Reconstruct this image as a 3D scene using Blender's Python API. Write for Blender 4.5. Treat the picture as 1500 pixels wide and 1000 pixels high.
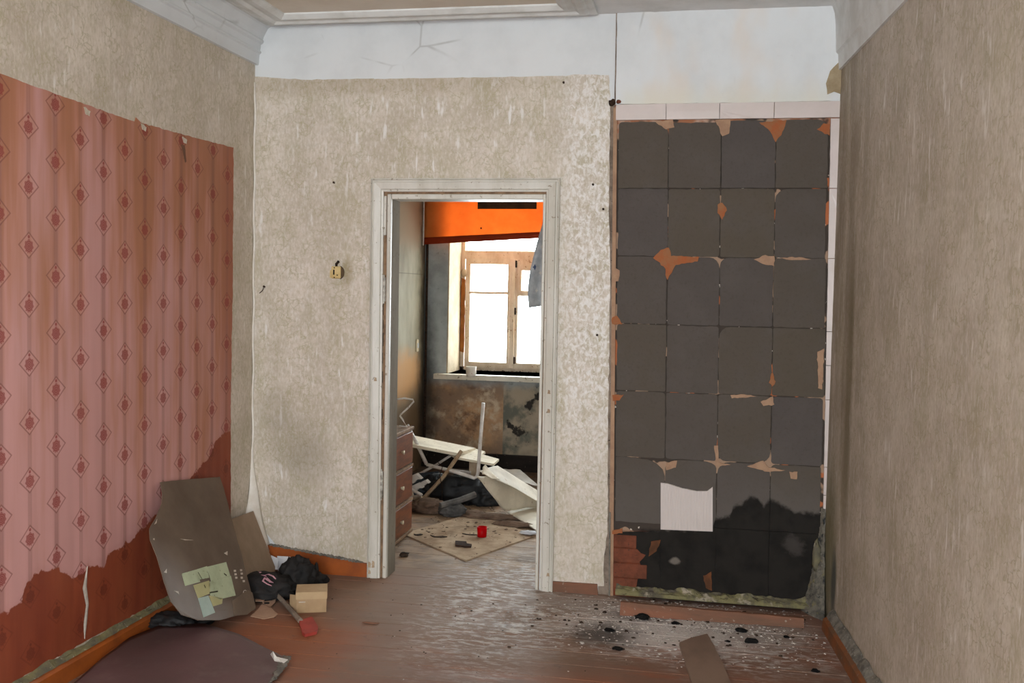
import bpy, bmesh, math, random
from mathutils import Vector, noise as mnoise

# ------------------------------------------------------------------ scene, camera, light, exposure
for o in list(bpy.data.objects):
    bpy.data.objects.remove(o)
scene = bpy.context.scene
COL = scene.collection
random.seed(7)

FPX, YAW, PITCH, ROLL = 1482.85, 0.192287, 0.0502652, 0.0197232
CAM = Vector((2.37292, -5.0, 1.5097))
cyw, syw = math.cos(YAW), math.sin(YAW)
FWD = Vector((-syw * math.cos(PITCH), cyw * math.cos(PITCH), -math.sin(PITCH)))
RGT = Vector((cyw, syw, 0))
UPV = RGT.cross(FWD)
R2 = math.cos(ROLL) * RGT + math.sin(ROLL) * UPV
U2 = -math.sin(ROLL) * RGT + math.cos(ROLL) * UPV
cd = bpy.data.cameras.new('camera')
cam = bpy.data.objects.new('camera', cd)
COL.objects.link(cam)
cd.sensor_width = 36.0
cd.lens = 36.0 * FPX / 1500.0
cd.clip_start = 0.02
from mathutils import Matrix
mw = Matrix((R2, U2, -FWD)).transposed().to_4x4()
mw.translation = CAM
cam.matrix_world = mw
scene.camera = cam

scene.view_settings.view_transform = 'Standard'
scene.view_settings.look = 'None'
scene.view_settings.gamma = 1.0
scene.view_settings.use_curve_mapping = False
scene.view_settings.exposure = 0.88

SKY = 10.0
world = bpy.data.worlds.new('overcast_sky')
scene.world = world
world.use_nodes = True
bg = world.node_tree.nodes['Background']
bg.inputs[0].default_value = (0.90, 0.96, 1.0, 1)
bg.inputs[1].default_value = SKY


def portal(name, loc, rot, sx, sy):
    l = bpy.data.lights.new(name, 'AREA')
    l.shape = 'RECTANGLE'
    l.size, l.size_y = sx, sy
    l.cycles.is_portal = True
    o = bpy.data.objects.new(name, l)
    o.location, o.rotation_euler = loc, rot
    COL.objects.link(o)


NEARY = -6.4
NEAR_ADDED = [(0.75, 1.95, 0.75, 2.45), (2.15, 3.25, 0.75, 2.45)]        # unseen openings added behind the camera for brightness (x0,x1,z0,z1)
FARY, FARW = 3.28, (0.200, 1.21, 0.80, 2.35)
FAR_ADDED = (1.75, 2.75, 0.80, 2.35)  # second opening, out of view, added to brighten the far room
SIDE_ADDED = (-6.15, -5.45, 0.75, 2.45)                                  # unseen opening added in the right wall to brighten the room (y0,y1,z0,z1)
portal('daylight', (3.62, (SIDE_ADDED[0] + SIDE_ADDED[1]) / 2, (SIDE_ADDED[2] + SIDE_ADDED[3]) / 2), (math.pi / 2, 0, math.pi / 2), SIDE_ADDED[1] - SIDE_ADDED[0], SIDE_ADDED[3] - SIDE_ADDED[2])
for i, (a, b, c, d) in enumerate(NEAR_ADDED):
    portal('daylight', ((a + b) / 2, NEARY - 0.32, (c + d) / 2), (math.pi / 2, 0, 0), b - a, d - c)
for (a, b, c, d) in (FARW, FAR_ADDED):
    portal('daylight', ((a + b) / 2, 3.86, (c + d) / 2), (-math.pi / 2, 0, 0), b - a, d - c)

# ------------------------------------------------------------------ helpers: points
def ray(px, py):
    return (px - 750) / FPX * R2 - (py - 500) / FPX * U2 + FWD


def on(px, py, axis, val):
    d = ray(px, py)
    t = (val - CAM[axis]) / d[axis]
    return CAM + t * d


def fl(px, py, z=0.0):
    return on(px, py, 2, z)


def bk(px, py, y=0.0):
    return on(px, py, 1, y)


def lf(px, py, x=0.0):
    return on(px, py, 0, x)


def onp(px, py, p0, n):
    d = ray(px, py)
    t = (p0 - CAM).dot(n) / d.dot(n)
    return CAM + t * d


# ------------------------------------------------------------------ helpers: materials
def lin(c):
    return tuple(((v / 255) / 12.92 if v / 255 <= 0.04045 else ((v / 255 + 0.055) / 1.055) ** 2.4) for v in c) + (1,)


class NT:
    def __init__(s, name, rough=0.7, spec=0.35):
        s.m = bpy.data.materials.new(name)
        s.m.use_nodes = True
        s.t = s.m.node_tree
        s.b = s.t.nodes['Principled BSDF']
        s.b.inputs['Roughness'].default_value = rough
        s.b.inputs['Specular IOR Level'].default_value = spec
        s.P = s.t.nodes.new('ShaderNodeNewGeometry').outputs['Position']
        sp = s.t.nodes.new('ShaderNodeSeparateXYZ')
        s.link(s.P, sp.inputs[0])
        s.X, s.Y, s.Z = sp.outputs

    def link(s, a, b):
        s.t.links.new(a, b)

    def put(s, sock, v):
        if isinstance(v, bpy.types.NodeSocket):
            s.link(v, sock)
        elif isinstance(v, (tuple, list)) and len(v) == 3 and sock.type == 'RGBA':
            sock.default_value = lin(v)
        else:
            sock.default_value = v

    def math(s, op, a, b=0.0, c=0.0):
        n = s.t.nodes.new('ShaderNodeMath')
        n.operation = op
        s.put(n.inputs[0], a); s.put(n.inputs[1], b); s.put(n.inputs[2], c)
        return n.outputs[0]

    def vec(s, scale=(1, 1, 1), loc=(0, 0, 0)):
        n = s.t.nodes.new('ShaderNodeMapping')
        n.inputs['Scale'].default_value = scale
        n.inputs['Location'].default_value = loc
        s.link(s.P, n.inputs[0])
        return n.outputs[0]

    def noise(s, scale=5, detail=4, rough=0.55, v=None, dist=0.0):
        n = s.t.nodes.new('ShaderNodeTexNoise')
        n.inputs['Scale'].default_value = scale
        n.inputs['Detail'].default_value = detail
        n.inputs['Roughness'].default_value = rough
        n.inputs['Distortion'].default_value = dist
        s.link(v if v is not None else s.P, n.inputs['Vector'])
        return n.outputs[0]

    def vor(s, scale, feature='DISTANCE_TO_EDGE', v=None, out=0):
        n = s.t.nodes.new('ShaderNodeTexVoronoi')
        n.feature = feature
        n.inputs['Scale'].default_value = scale
        s.link(v if v is not None else s.P, n.inputs['Vector'])
        return n.outputs[out]

    def step(s, a, b, v):
        n = s.t.nodes.new('ShaderNodeMapRange')
        n.interpolation_type = 'SMOOTHSTEP'
        s.put(n.inputs[0], v)
        if b < a:
            n.inputs[1].default_value, n.inputs[2].default_value = b, a
            n.inputs[3].default_value, n.inputs[4].default_value = 1, 0
        else:
            n.inputs[1].default_value, n.inputs[2].default_value = a, b
        return n.outputs[0]

    def mix(s, f, a, b):
        n = s.t.nodes.new('ShaderNodeMix')
        n.data_type = 'RGBA'
        s.put(n.inputs[0], f); s.put(n.inputs[6], a); s.put(n.inputs[7], b)
        return n.outputs[2]

    def blob(s, c, r, soft=0.35, ns=6.0, na=0.5):
        """1 inside an ellipsoid round c with ragged edge."""
        n = s.t.nodes.new('ShaderNodeVectorMath'); n.operation = 'SUBTRACT'
        s.link(s.P, n.inputs[0]); n.inputs[1].default_value = c
        n2 = s.t.nodes.new('ShaderNodeVectorMath'); n2.operation = 'DIVIDE'
        s.link(n.outputs[0], n2.inputs[0]); n2.inputs[1].default_value = r
        n3 = s.t.nodes.new('ShaderNodeVectorMath'); n3.operation = 'LENGTH'
        s.link(n2.outputs[0], n3.inputs[0])
        q = s.math('MULTIPLY_ADD', s.math('SUBTRACT', s.noise(ns, 5, 0.6), 0.5), na * 2, n3.outputs['Value'])
        return s.step(1 + soft, 1 - soft, q)

    def curve(s, val, pts):
        """float curve through pts (u,v), both in 0..1"""
        n = s.t.nodes.new('ShaderNodeFloatCurve')
        s.put(n.inputs['Value'], val)
        c = n.mapping.curves[0]
        c.points[0].location = pts[0]
        c.points[1].location = pts[-1]
        for p in pts[1:-1]:
            c.points.new(*p)
        for p in c.points:
            p.handle_type = 'VECTOR'
        n.mapping.update()
        return n.outputs[0]

    def bump(s, h, strength=0.3, dist=0.01, prev=None):
        n = s.t.nodes.new('ShaderNodeBump')
        n.inputs['Strength'].default_value = strength
        n.inputs['Distance'].default_value = dist
        s.put(n.inputs['Height'], h)
        if prev is not None:
            s.link(prev, n.inputs['Normal'])
        s.link(n.outputs[0], s.b.inputs['Normal'])
        return n.outputs[0]

    def color(s, c):
        s.put(s.b.inputs['Base Color'], c)
        return s

    def roughness(s, r):
        s.put(s.b.inputs['Roughness'], r)

    def rnd(s):
        return s.t.nodes.new('ShaderNodeObjectInfo').outputs['Random']


def dirty(name, c1, c2, rough=0.7, scale=8, spec=0.3, bump=0.2, speck=None, streak=(1, 1, 1), metal=0.0):
    n = NT(name, rough, spec)
    f = n.noise(scale, 6, 0.65, n.vec(streak))
    col = n.mix(n.step(0.35, 0.68, f), c1, c2)
    if speck:
        col = n.mix(n.step(0.64, 0.7, n.noise(scale * 5, 3, 0.6)), col, speck)
    n.color(col)
    n.b.inputs['Metallic'].default_value = metal
    if bump:
        n.bump(n.noise(scale * 6, 4, 0.6), bump, 0.004)
    return n.m


# ------------------------------------------------------------------ helpers: objects
ABS = {}


def tag(o, label=None, cat=None, group=None, kind=None):
    if label: o['label'] = label
    if cat: o['category'] = cat
    if group: o['group'] = group
    if kind: o['kind'] = kind
    return o


def thing(name, loc, label, cat, group=None):
    o = bpy.data.objects.new(name, None)
    COL.objects.link(o)
    o.location = loc
    o.empty_display_size = 0.05
    ABS[o.name] = Vector(loc)
    return tag(o, label, cat, group)


def obj(name, verts, faces, mat, parent=None, smooth=False, kind=None):
    verts = [Vector(v) for v in verts]
    lo = [min(v[i] for v in verts) for i in range(3)]
    hi = [max(v[i] for v in verts) for i in range(3)]
    org = Vector(((lo[0] + hi[0]) / 2, (lo[1] + hi[1]) / 2, lo[2]))
    me = bpy.data.meshes.new(name)
    me.from_pydata([v - org for v in verts], [], faces)
    bm = bmesh.new(); bm.from_mesh(me)
    bmesh.ops.recalc_face_normals(bm, faces=bm.faces)
    bm.to_mesh(me); bm.free()
    if smooth:
        for p in me.polygons:
            p.use_smooth = True
    if mat: me.materials.append(mat)
    o = bpy.data.objects.new(name, me)
    COL.objects.link(o)
    if parent is not None:
        o.parent = parent
        o.location = org - ABS[parent.name]
    else:
        o.location = org
    ABS[o.name] = org
    if kind: o['kind'] = kind
    return o


class MB:
    def __init__(s):
        s.v, s.f = [], []

    def add(s, v, f):
        k = len(s.v)
        s.v += [Vector(q) for q in v]
        s.f += [tuple(i + k for i in q) for q in f]
        return s

    def box(s, x0, x1, y0, y1, z0, z1, b=0.0):
        if b <= 0:
            v = [(x, y, z) for x in (x0, x1) for y in (y0, y1) for z in (z0, z1)]
            return s.add(v, [(0, 1, 3, 2), (4, 6, 7, 5), (0, 4, 5, 1), (2, 3, 7, 6), (0, 2, 6, 4), (1, 5, 7, 3)])
        bm = bmesh.new()
        bmesh.ops.create_cube(bm, size=1)
        for q in bm.verts:
            q.co = Vector(((x0 + x1) / 2 + q.co.x * (x1 - x0), (y0 + y1) / 2 + q.co.y * (y1 - y0), (z0 + z1) / 2 + q.co.z * (z1 - z0)))
        bmesh.ops.bevel(bm, geom=bm.edges[:], offset=b, segments=1, affect='EDGES')
        bm.verts.index_update()
        s.add([q.co.copy() for q in bm.verts], [[q.index for q in f.verts] for f in bm.faces])
        bm.free()
        return s

    def prism(s, pts, vec):
        n = len(pts)
        vec = Vector(vec)
        v = [Vector(p) for p in pts] + [Vector(p) + vec for p in pts]
        f = [tuple(range(n)), tuple(range(2 * n - 1, n - 1, -1))]
        f += [(i, (i + 1) % n, n + (i + 1) % n, n + i) for i in range(n)]
        return s.add(v, f)

    def tube(s, pts, r, n=8, r1=None):
        pts = [Vector(p) for p in pts]
        r1 = r if r1 is None else r1
        v, f = [], []
        up = Vector((0.13, 0.31, 0.94)).normalized()
        for i, p in enumerate(pts):
            t = (pts[min(i + 1, len(pts) - 1)] - pts[max(i - 1, 0)]).normalized()
            a = t.cross(up)
            if a.length < 1e-3: a = t.cross(Vector((1, 0, 0)))
            a.normalize(); b = t.cross(a)
            rr = r + (r1 - r) * i / (len(pts) - 1)
            for k in range(n):
                w = 2 * math.pi * k / n
                v.append(p + a * math.cos(w) * rr + b * math.sin(w) * rr)
        for i in range(len(pts) - 1):
            for k in range(n):
                f.append((i * n + k, i * n + (k + 1) % n, (i + 1) * n + (k + 1) % n, (i + 1) * n + k))
        f.append(tuple(range(n))); f.append(tuple(range((len(pts) - 1) * n, len(pts) * n)))
        return s.add(v, f)

    def lathe(s, c, prof, n=20):
        v, f = [], []
        for r, z in prof:
            for k in range(n):
                w = 2 * math.pi * k / n
                v.append((c[0] + r * math.cos(w), c[1] + r * math.sin(w), c[2] + z))
        for i in range(len(prof) - 1):
            for k in range(n):
                f.append((i * n + k, i * n + (k + 1) % n, (i + 1) * n + (k + 1) % n, (i + 1) * n + k))
        return s.add(v, f)

    def build(s, name, mat, parent=None, smooth=False, kind=None):
        return obj(name, s.v, s.f, mat, parent, smooth, kind)


def box(name, x0, x1, y0, y1, z0, z1, mat, parent=None, b=0.0, kind=None):
    return MB().box(x0, x1, y0, y1, z0, z1, b).build(name, mat, parent, kind=kind)


def jag(pts, step=0.03, amp=0.004, seed=0, keep=()):
    """subdivide a closed 3-D outline and roughen it in its own plane"""
    out = []
    n = len(pts)
    for i in range(n):
        a, b = Vector(pts[i]), Vector(pts[(i + 1) % n])
        L = (b - a).length
        k = max(1, int(L / step))
        for j in range(k):
            p = a.lerp(b, j / k)
            if j and i not in keep:
                p = p + Vector([mnoise.noise(p * 31 + Vector((seed * 7.1 + q * 13.7, 0, 0))) + 0.7 * mnoise.noise(p * 90 + Vector((seed * 3.3 + q * 5.7, 0, 0))) for q in range(3)]) * amp
            out.append(p)
    return out


def flat(pts, axis, val):
    for p in pts:
        p[axis] = val
    return pts


def plate(name, pts, vec, mat, parent=None, kind=None):
    return MB().prism(pts, vec).build(name, mat, parent, kind=kind)


def lump_data(c, r, seed, sub=3, amp=0.35, freq=3.0, floor=None, ridge=False):
    bm = bmesh.new()
    bmesh.ops.create_icosphere(bm, subdivisions=sub, radius=1)
    off = Vector((seed * 3.7, seed * 1.9, seed * 5.3))
    for v in bm.verts:
        q = v.co.copy()
        d = mnoise.noise(q * freq * 0.6 + off) + 0.5 * mnoise.noise(q * freq * 1.7 + off)
        if ridge:
            d = 0.55 - 1.5 * abs(d)
        q = q * (1 + amp * d)
        q = Vector((c[0] + q.x * r[0], c[1] + q.y * r[1], c[2] + q.z * r[2]))
        if floor is not None and q.z < floor: q.z = floor
        v.co = q
    bm.verts.index_update()
    out = ([v.co.copy() for v in bm.verts], [[v.index for v in f.verts] for f in bm.faces])
    bm.free()
    return out


def lump(name, c, r, seed, mat, parent=None, **k):
    sm = k.pop('smooth', True); kind = k.pop('kind', None)
    v, f = lump_data(c, r, seed, **k)
    return obj(name, v, f, mat, parent, sm, kind)


def grid_sheet(name, fn, nu, nv, thick, mat, parent=None, smooth=True):
    """a sheet with real thickness: fn(u,v)->Vector"""
    P = [[fn(i / nu, j / nv) for j in range(nv + 1)] for i in range(nu + 1)]
    N = []
    for i in range(nu + 1):
        row = []
        for j in range(nv + 1):
            du = P[min(i + 1, nu)][j] - P[max(i - 1, 0)][j]
            dv = P[i][min(j + 1, nv)] - P[i][max(j - 1, 0)]
            n = du.cross(dv)
            row.append(n.normalized() if n.length > 1e-9 else Vector((0, 0, 1)))
        N.append(row)
    W = nv + 1
    M = (nu + 1) * W
    v = [P[i][j] for i in range(nu + 1) for j in range(W)] + [P[i][j] - N[i][j] * thick for i in range(nu + 1) for j in range(W)]
    f = []
    for i in range(nu):
        for j in range(nv):
            a = i * W + j
            f.append((a, a + 1, a + W + 1, a + W)); f.append((M + a, M + a + W, M + a + W + 1, M + a + 1))
    for i in range(nu):
        a = i * W; f.append((a, a + W, M + a + W, M + a)); a += nv; f.append((a, M + a, M + a + W, a + W))
    for j in range(nv):
        a = j; f.append((a, M + a, M + a + 1, a + 1)); a += nu * W; f.append((a, a + 1, M + a + 1, M + a))
    return obj(name, v, f, mat, parent, smooth)


# ------------------------------------------------------------------ materials
def beige_paper(name, base, dark, pale, right=False, left=False, back=False):
    n = NT(name, 0.55, 0.35)
    patch = n.noise(3.0, 8, 0.72)
    col = n.mix(n.step(0.34, 0.66, patch), base, dark)
    olive = tuple(int(q * w) for q, w in zip(dark, (0.93, 0.94, 0.86)))
    col = n.mix(n.math('MULTIPLY', n.step(0.48, 0.68, n.noise(7, 6, 0.7, n.vec((1, 1, 0.5), (4, 7, 1)))), 0.55), col, olive)
    # crinkled fibres printed on the paper
    wv = n.t.nodes.new('ShaderNodeVectorMath'); wv.operation = 'MULTIPLY_ADD'
    nz = n.t.nodes.new('ShaderNodeTexNoise'); nz.inputs['Scale'].default_value = 14; nz.inputs['Detail'].default_value = 4
    n.link(n.P, nz.inputs['Vector'])
    n.link(nz.outputs['Color'], wv.inputs[0]); wv.inputs[1].default_value = (0.11, 0.11, 0.11); n.link(n.P, wv.inputs[2])
    fib = n.step(0.0, 0.10, n.vor(24, v=wv.outputs[0]))
    msk = n.step(0.40, 0.58, n.noise(9, 3, 0.6))
    vein = n.math('MULTIPLY', n.math('SUBTRACT', 1.0, fib), msk)
    col = n.mix(n.math('MULTIPLY', vein, 0.75), col, olive)
    fine = n.noise(75, 3, 0.7, n.vec((1, 1, 0.5)))
    col = n.mix(n.math('MULTIPLY', n.step(0.5, 0.68, fine), 0.5), col, olive)
    col = n.mix(n.math('MULTIPLY', n.step(0.5, 0.34, fine), 0.30), col, pale)
    # pale pearly flecks, drawn out downwards
    fl_ = n.step(0.57, 0.70, n.noise(34, 3, 0.6, n.vec((1, 1, 0.2))))
    zn = n.blob((1.05, 0, 2.28), (0.75, 0.6, 0.26), 0.6, 4, .4) if back else 0.0
    fl2 = n.math('MULTIPLY', fl_, n.math('MAXIMUM', zn, n.step(0.44, 0.60, n.noise(4.1, 4, 0.6, n.vec((1, 1, 0.6))))))
    pearl_glint = fl2
    if back:
        glint_zone = n.step(1.55, 1.72, n.X)
        glint = n.math('MULTIPLY', n.step(0.42, 0.62, n.noise(46, 5, 0.7, n.vec((1, 1, 0.7)), 0.6)), n.math('MULTIPLY', glint_zone, n.step(0.25, 1.1, n.Z)))  # right of the doorway: specular glints put into the colour as speckle
        pearl_glint = n.math('MAXIMUM', fl2, n.math('MULTIPLY', glint, 0.95))
    col = n.mix(n.math('MULTIPLY', pearl_glint, 0.8), col, pale)
    if back:
        for c, r in (((0.13, 0, 0.86), (0.10, 0.3, 0.10)), ((0.25, 0, 0.68), (0.17, 0.3, 0.14)), ((0.33, 0, 0.58), (0.13, 0.3, 0.12))):
            col = n.mix(n.math('MULTIPLY', n.blob(c, r, 0.5), 0.30), col, (132, 122, 100))
        col = n.mix(n.math('MULTIPLY', n.blob((0.52, 0, 1.58), (0.03, .2, 0.07), 0.6), 0.5), col, (140, 122, 80))
        col = n.mix(n.math('MULTIPLY', n.blob((0.55, 0, 2.55), (0.9, .2, 0.05), 0.6), 0.3), col, (150, 132, 100))
    if right:
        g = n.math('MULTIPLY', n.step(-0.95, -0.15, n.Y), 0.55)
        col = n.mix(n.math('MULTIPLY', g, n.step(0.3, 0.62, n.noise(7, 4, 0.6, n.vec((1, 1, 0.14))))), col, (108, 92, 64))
        col = n.mix(n.math('MULTIPLY', n.blob((2.97, -0.42, 1.1), (.3, 0.06, 0.55), 0.6), 0.55), col, (92, 80, 44))
        col = n.mix(n.math('MULTIPLY', n.blob((2.93, -0.12, 0.35), (.3, 0.16, 0.35), 0.6), 0.6), col, (104, 100, 66))
        col = n.mix(n.math('MULTIPLY', n.blob((2.93, -0.25, 0.20), (.3, 0.05, 0.14), 0.5), 0.8), col, (62, 70, 70))
    n.color(col)
    n.roughness(n.math('MULTIPLY_ADD', pearl_glint, -0.25, 0.62))
    b = n.bump(n.noise(5, 3, 0.5, n.vec((1, 1, 0.35))), 0.25, 0.02)
    b = n.bump(n.noise(60, 4, 0.65, n.vec((1, 1, 0.45))), 0.22, 0.004, b)
    n.bump(vein, 0.15, 0.002, b)
    return n.m


M = {}
M['paper_back'] = beige_paper('beige_wallpaper_back', (214, 203, 191), (190, 178, 162), (232, 229, 227), back=True)
M['paper_left'] = beige_paper('beige_wallpaper_left', (216, 204, 190), (192, 179, 163), (230, 224, 217), left=True)
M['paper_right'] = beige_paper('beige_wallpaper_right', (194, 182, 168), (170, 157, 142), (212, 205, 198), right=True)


def pink_paper():
    n = NT('pink_diamond_wallpaper', 0.6, 0.3)
    s, vp, y0, z0 = 0.1498, 0.2093, -1.8040, 1.636
    U = n.math('DIVIDE', n.math('SUBTRACT', n.Y, y0), s)
    ci = n.math('FLOOR', n.math('ADD', U, 0.5))
    fu = n.math('SUBTRACT', U, ci)
    par = n.math('FLOORED_MODULO', ci, 2.0)
    V = n.math('ADD', n.math('DIVIDE', n.math('SUBTRACT', n.Z, z0), vp), n.math('MULTIPLY', par, 0.5))
    fv = n.math('SUBTRACT', V, n.math('FLOOR', n.math('ADD', V, 0.5)))
    au, av = n.math('ABSOLUTE', fu), n.math('ABSOLUTE', fv)
    d = n.math('ADD', n.math('DIVIDE', au, 0.37), n.math('DIVIDE', av, 0.225))
    ring = n.step(0.11, 0.04, n.math('ABSOLUTE', n.math('SUBTRACT', d, 0.96)))
    # emblem: lobed leaf shape with a small bud above
    x, z = n.math('MULTIPLY', fu, s), n.math('MULTIPLY', fv, vp)
    ang = n.math('ARCTAN2', x, n.math('ADD', z, 0.012))
    r = n.math('SQRT', n.math('ADD', n.math('MULTIPLY', x, x), n.math('POWER', n.math('ADD', z, 0.004), 2.0)))
    lim = n.math('MULTIPLY_ADD', n.math('COSINE', n.math('MULTIPLY', ang, 9.0)), 0.0020, 0.0235)
    leaf = n.step(0.002, -0.002, n.math('SUBTRACT', r, lim))
    holes = n.step(0.25, 0.75, n.math('COSINE', n.math('MULTIPLY', r, 900.0)))
    leaf = n.math('MULTIPLY', leaf, n.math('MULTIPLY_ADD', holes, -0.4, 1.0))
    rb = n.math('SQRT', n.math('ADD', n.math('MULTIPLY', x, x), n.math('POWER', n.math('SUBTRACT', z, 0.030), 2.0)))
    bud = n.step(0.008, 0.004, rb)
    emb = n.math('MAXIMUM', leaf, bud)
    line = n.math('MULTIPLY', n.step(0.06, 0.02, n.math('ABSOLUTE', n.math('SUBTRACT', au, 0.035))), n.step(0.8, 1.0, d))
    # colour of the paper: pink, browned in drifting vertical bands and towards the top
    st = n.noise(3.2, 4, 0.55, n.vec((1, 1.9, 0.28)))
    st2 = n.noise(9, 3, 0.6, n.vec((1, 2.2, 0.08), (0, 3, 1)))
    hgt = n.math('ADD', n.math('MULTIPLY', n.Z, 0.32), n.math('MULTIPLY', n.Y, 0.16))
    f = n.math('ADD', n.math('ADD', hgt, n.math('MULTIPLY', n.math('SUBTRACT', st, 0.5), 1.9)), n.math('MULTIPLY', n.math('SUBTRACT', st2, 0.5), 0.7))
    col = n.mix(n.step(-0.12, 0.62, f), (202, 150, 145), (180, 122, 98))
    col = n.mix(n.step(0.35, 0.75, f), col, (168, 112, 84))
    col = n.mix(n.math('MULTIPLY', n.step(-0.42, -0.27, n.Y), 0.6), col, (158, 92, 70))
    col = n.mix(n.math('MULTIPLY', line, 0.3), col, (128, 84, 74))
    odd = n.math('MULTIPLY', n.step(0.17, 0.05, au), n.math('MULTIPLY', par, 0.22))
    col = n.mix(odd, col, (128, 78, 66))
    col = n.mix(n.math('MULTIPLY', ring, 0.6), col, (122, 66, 56))
    col = n.mix(n.math('MULTIPLY', emb, 0.85), col, (140, 54, 48))
    # damp tide: darker below a ragged line
    tide = [(-60, 935), (0, 900), (30, 882), (38, 852), (52, 838), (82, 832), (108, 846), (128, 828), (152, 828), (156, 812), (192, 792), (212, 770), (240, 738), (286, 690), (305, 668), (318, 640), (340, 628)]
    pts = []
    for px, py in tide:
        q = lf(px, py)
        pts.append(((q.y + 2.4) / 2.2, q.z))
    pts = [(0.0, pts[0][1] + 0.02)] + [p for p in pts if 0.02 < p[0] < 0.99] + [(1.0, pts[-1][1] + 0.01)]
    edge = n.curve(n.math('DIVIDE', n.math('ADD', n.Y, 2.4), 2.2), pts)
    h = n.math('SUBTRACT', n.Z, edge)
    h = n.math('ADD', h, n.math('MULTIPLY', n.math('SUBTRACT', n.noise(17, 4, 0.6), 0.5), 0.075))
    wet = n.step(0.004, -0.004, h)
    halo = n.step(0.035, 0.0, h)
    wetc = n.mix(n.math('MULTIPLY', n.math('MAXIMUM', emb, n.math('MULTIPLY', ring, .5)), 0.5), n.mix(n.step(0.3, 0.7, st), (150, 76, 48), (128, 58, 38)), (84, 26, 20))
    col = n.mix(n.math('MULTIPLY', halo, 0.12), col, (150, 90, 80))
    col = n.mix(wet, col, wetc)
    n.color(col)
    b = n.bump(n.noise(4, 2, 0.5, n.vec((1, 1.6, 0.25))), 0.4, 0.03)
    n.bump(n.noise(300, 2, 0.5), 0.08, 0.002, b)
    return n.m


M['pink'] = pink_paper()

n = NT('whitewashed_plaster', 0.85, 0.2)
c = n.mix(n.step(0.4, 0.75, n.noise(3, 5, 0.6)), (220, 223, 225), (208, 211, 213))
c = n.mix(n.math('MULTIPLY', n.step(0.66, 0.76, n.noise(26, 4, 0.65)), 0.25), c, (170, 168, 160))
vv = n.step(0.012, 0.0, n.vor(1.7, v=n.vec((1, 1, 1))))
c = n.mix(n.math('MULTIPLY', n.math('MULTIPLY', vv, n.step(0.5, 0.62, n.noise(2.4, 3))), 0.45), c, (150, 150, 146))
stv = n.math('MULTIPLY', n.step(1.9, 1.95, n.X), n.step(2.92, 2.86, n.X))
c = n.mix(n.math('MULTIPLY', n.math('MULTIPLY', stv, n.step(0.45, 0.7, n.noise(4.5, 3, 0.5, n.vec((1, 1, .5))))), 0.5), c, (222, 206, 190))
c = n.mix(n.math('MULTIPLY', n.math('MULTIPLY', stv, n.step(2.62, 2.44, n.math('ADD', n.Z, n.math('MULTIPLY', n.noise(4, 4), .12)))), 0.55), c, (216, 214, 196))
n.color(c)
n.bump(n.noise(24, 5, 0.6), 0.12, 0.006)
M['white'] = n.m

n = NT('whitewashed_stucco', 0.85, 0.2)
n.color(n.mix(n.step(0.35, 0.7, n.noise(6, 5, 0.6)), (224, 226, 225), (204, 204, 200)))
n.bump(n.noise(30, 5, 0.6), 0.15, 0.005)
M['stucco'] = n.m
M['ceil_beige'] = dirty('yellowed_ceiling_paint', (226, 218, 206), (214, 204, 190), 0.85, 2.5, 0.2, 0.1)
M['ceil_grey'] = dirty('grey_ceiling_whitewash', (226, 226, 225), (210, 210, 208), 0.85, 4, 0.2, 0.15)
M['far_ceiling'] = dirty('dull_ceiling', (214, 210, 202), (196, 190, 180), 0.85, 3)
M['near_wall'] = dirty('pale_wall', (206, 196, 180), (190, 178, 160), 0.8, 3)
M['strip_dull'] = dirty('dull_grey_brown_gap', (150, 134, 120), (104, 92, 82), 0.9, 11, 0.1, 0.2, (60, 52, 46))
M['door_paint'] = dirty('old_white_gloss_paint', (210, 206, 197), (192, 187, 175), 0.38, 9, 0.5, 0.08, (150, 138, 120), (1, 1, 0.25))
M['jamb_paint'] = dirty('dull_beige_jamb_paint', (138, 129, 114), (118, 108, 94), 0.8, 7, 0.12, 0.1, (120, 106, 88), (1, 1, .3))
M['gap'] = dirty('dark_gap', (60, 52, 44), (38, 32, 28), 0.9, 30)
M['hinge'] = dirty('painted_hinge', (208, 204, 194), (120, 112, 100), 0.5, 40, 0.5)
M['rust'] = dirty('dark_rusty_iron', (66, 48, 38), (34, 28, 24), 0.9, 40, 0.12, 0.3)

n = NT('red_brown_floor_paint', 0.5, 0.22)
r = n.rnd()
v1 = n.vec((0.5, 1.6, 1))
base = n.mix(n.step(0.3, 0.7, n.noise(2.6, 5, 0.6, v1)), (134, 92, 74), (122, 96, 82))
base = n.mix(n.math('MULTIPLY', r, 0.35), base, (110, 82, 66))
base = n.mix(n.math('MULTIPLY', n.step(0.52, 0.66, n.noise(3.4, 5, 0.65, v1)), 0.6), base, (146, 84, 54))
# paint worn to grey wood along the walked way to the door and in the far room
way = n.blob((1.25, -0.15, 0), (0.85, 1.0, 1), 0.6, 2.5, 0.5)
base = n.mix(n.math('MULTIPLY', way, 0.75), base, (136, 114, 96))
base = n.mix(n.step(0.05, 0.4, n.Y), base, n.mix(n.step(0.4, 0.65, n.noise(6, 5, 0.6)), (152, 126, 100), (114, 92, 72)))
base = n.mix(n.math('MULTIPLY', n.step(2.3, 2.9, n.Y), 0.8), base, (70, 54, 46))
# orange paint left in the corner on the left
base = n.mix(n.math('MULTIPLY', n.blob((0.62, -1.05, 0), (0.30, 0.36, 1), 0.6, 5, 0.6), 0.6), base, (150, 78, 36))
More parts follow.
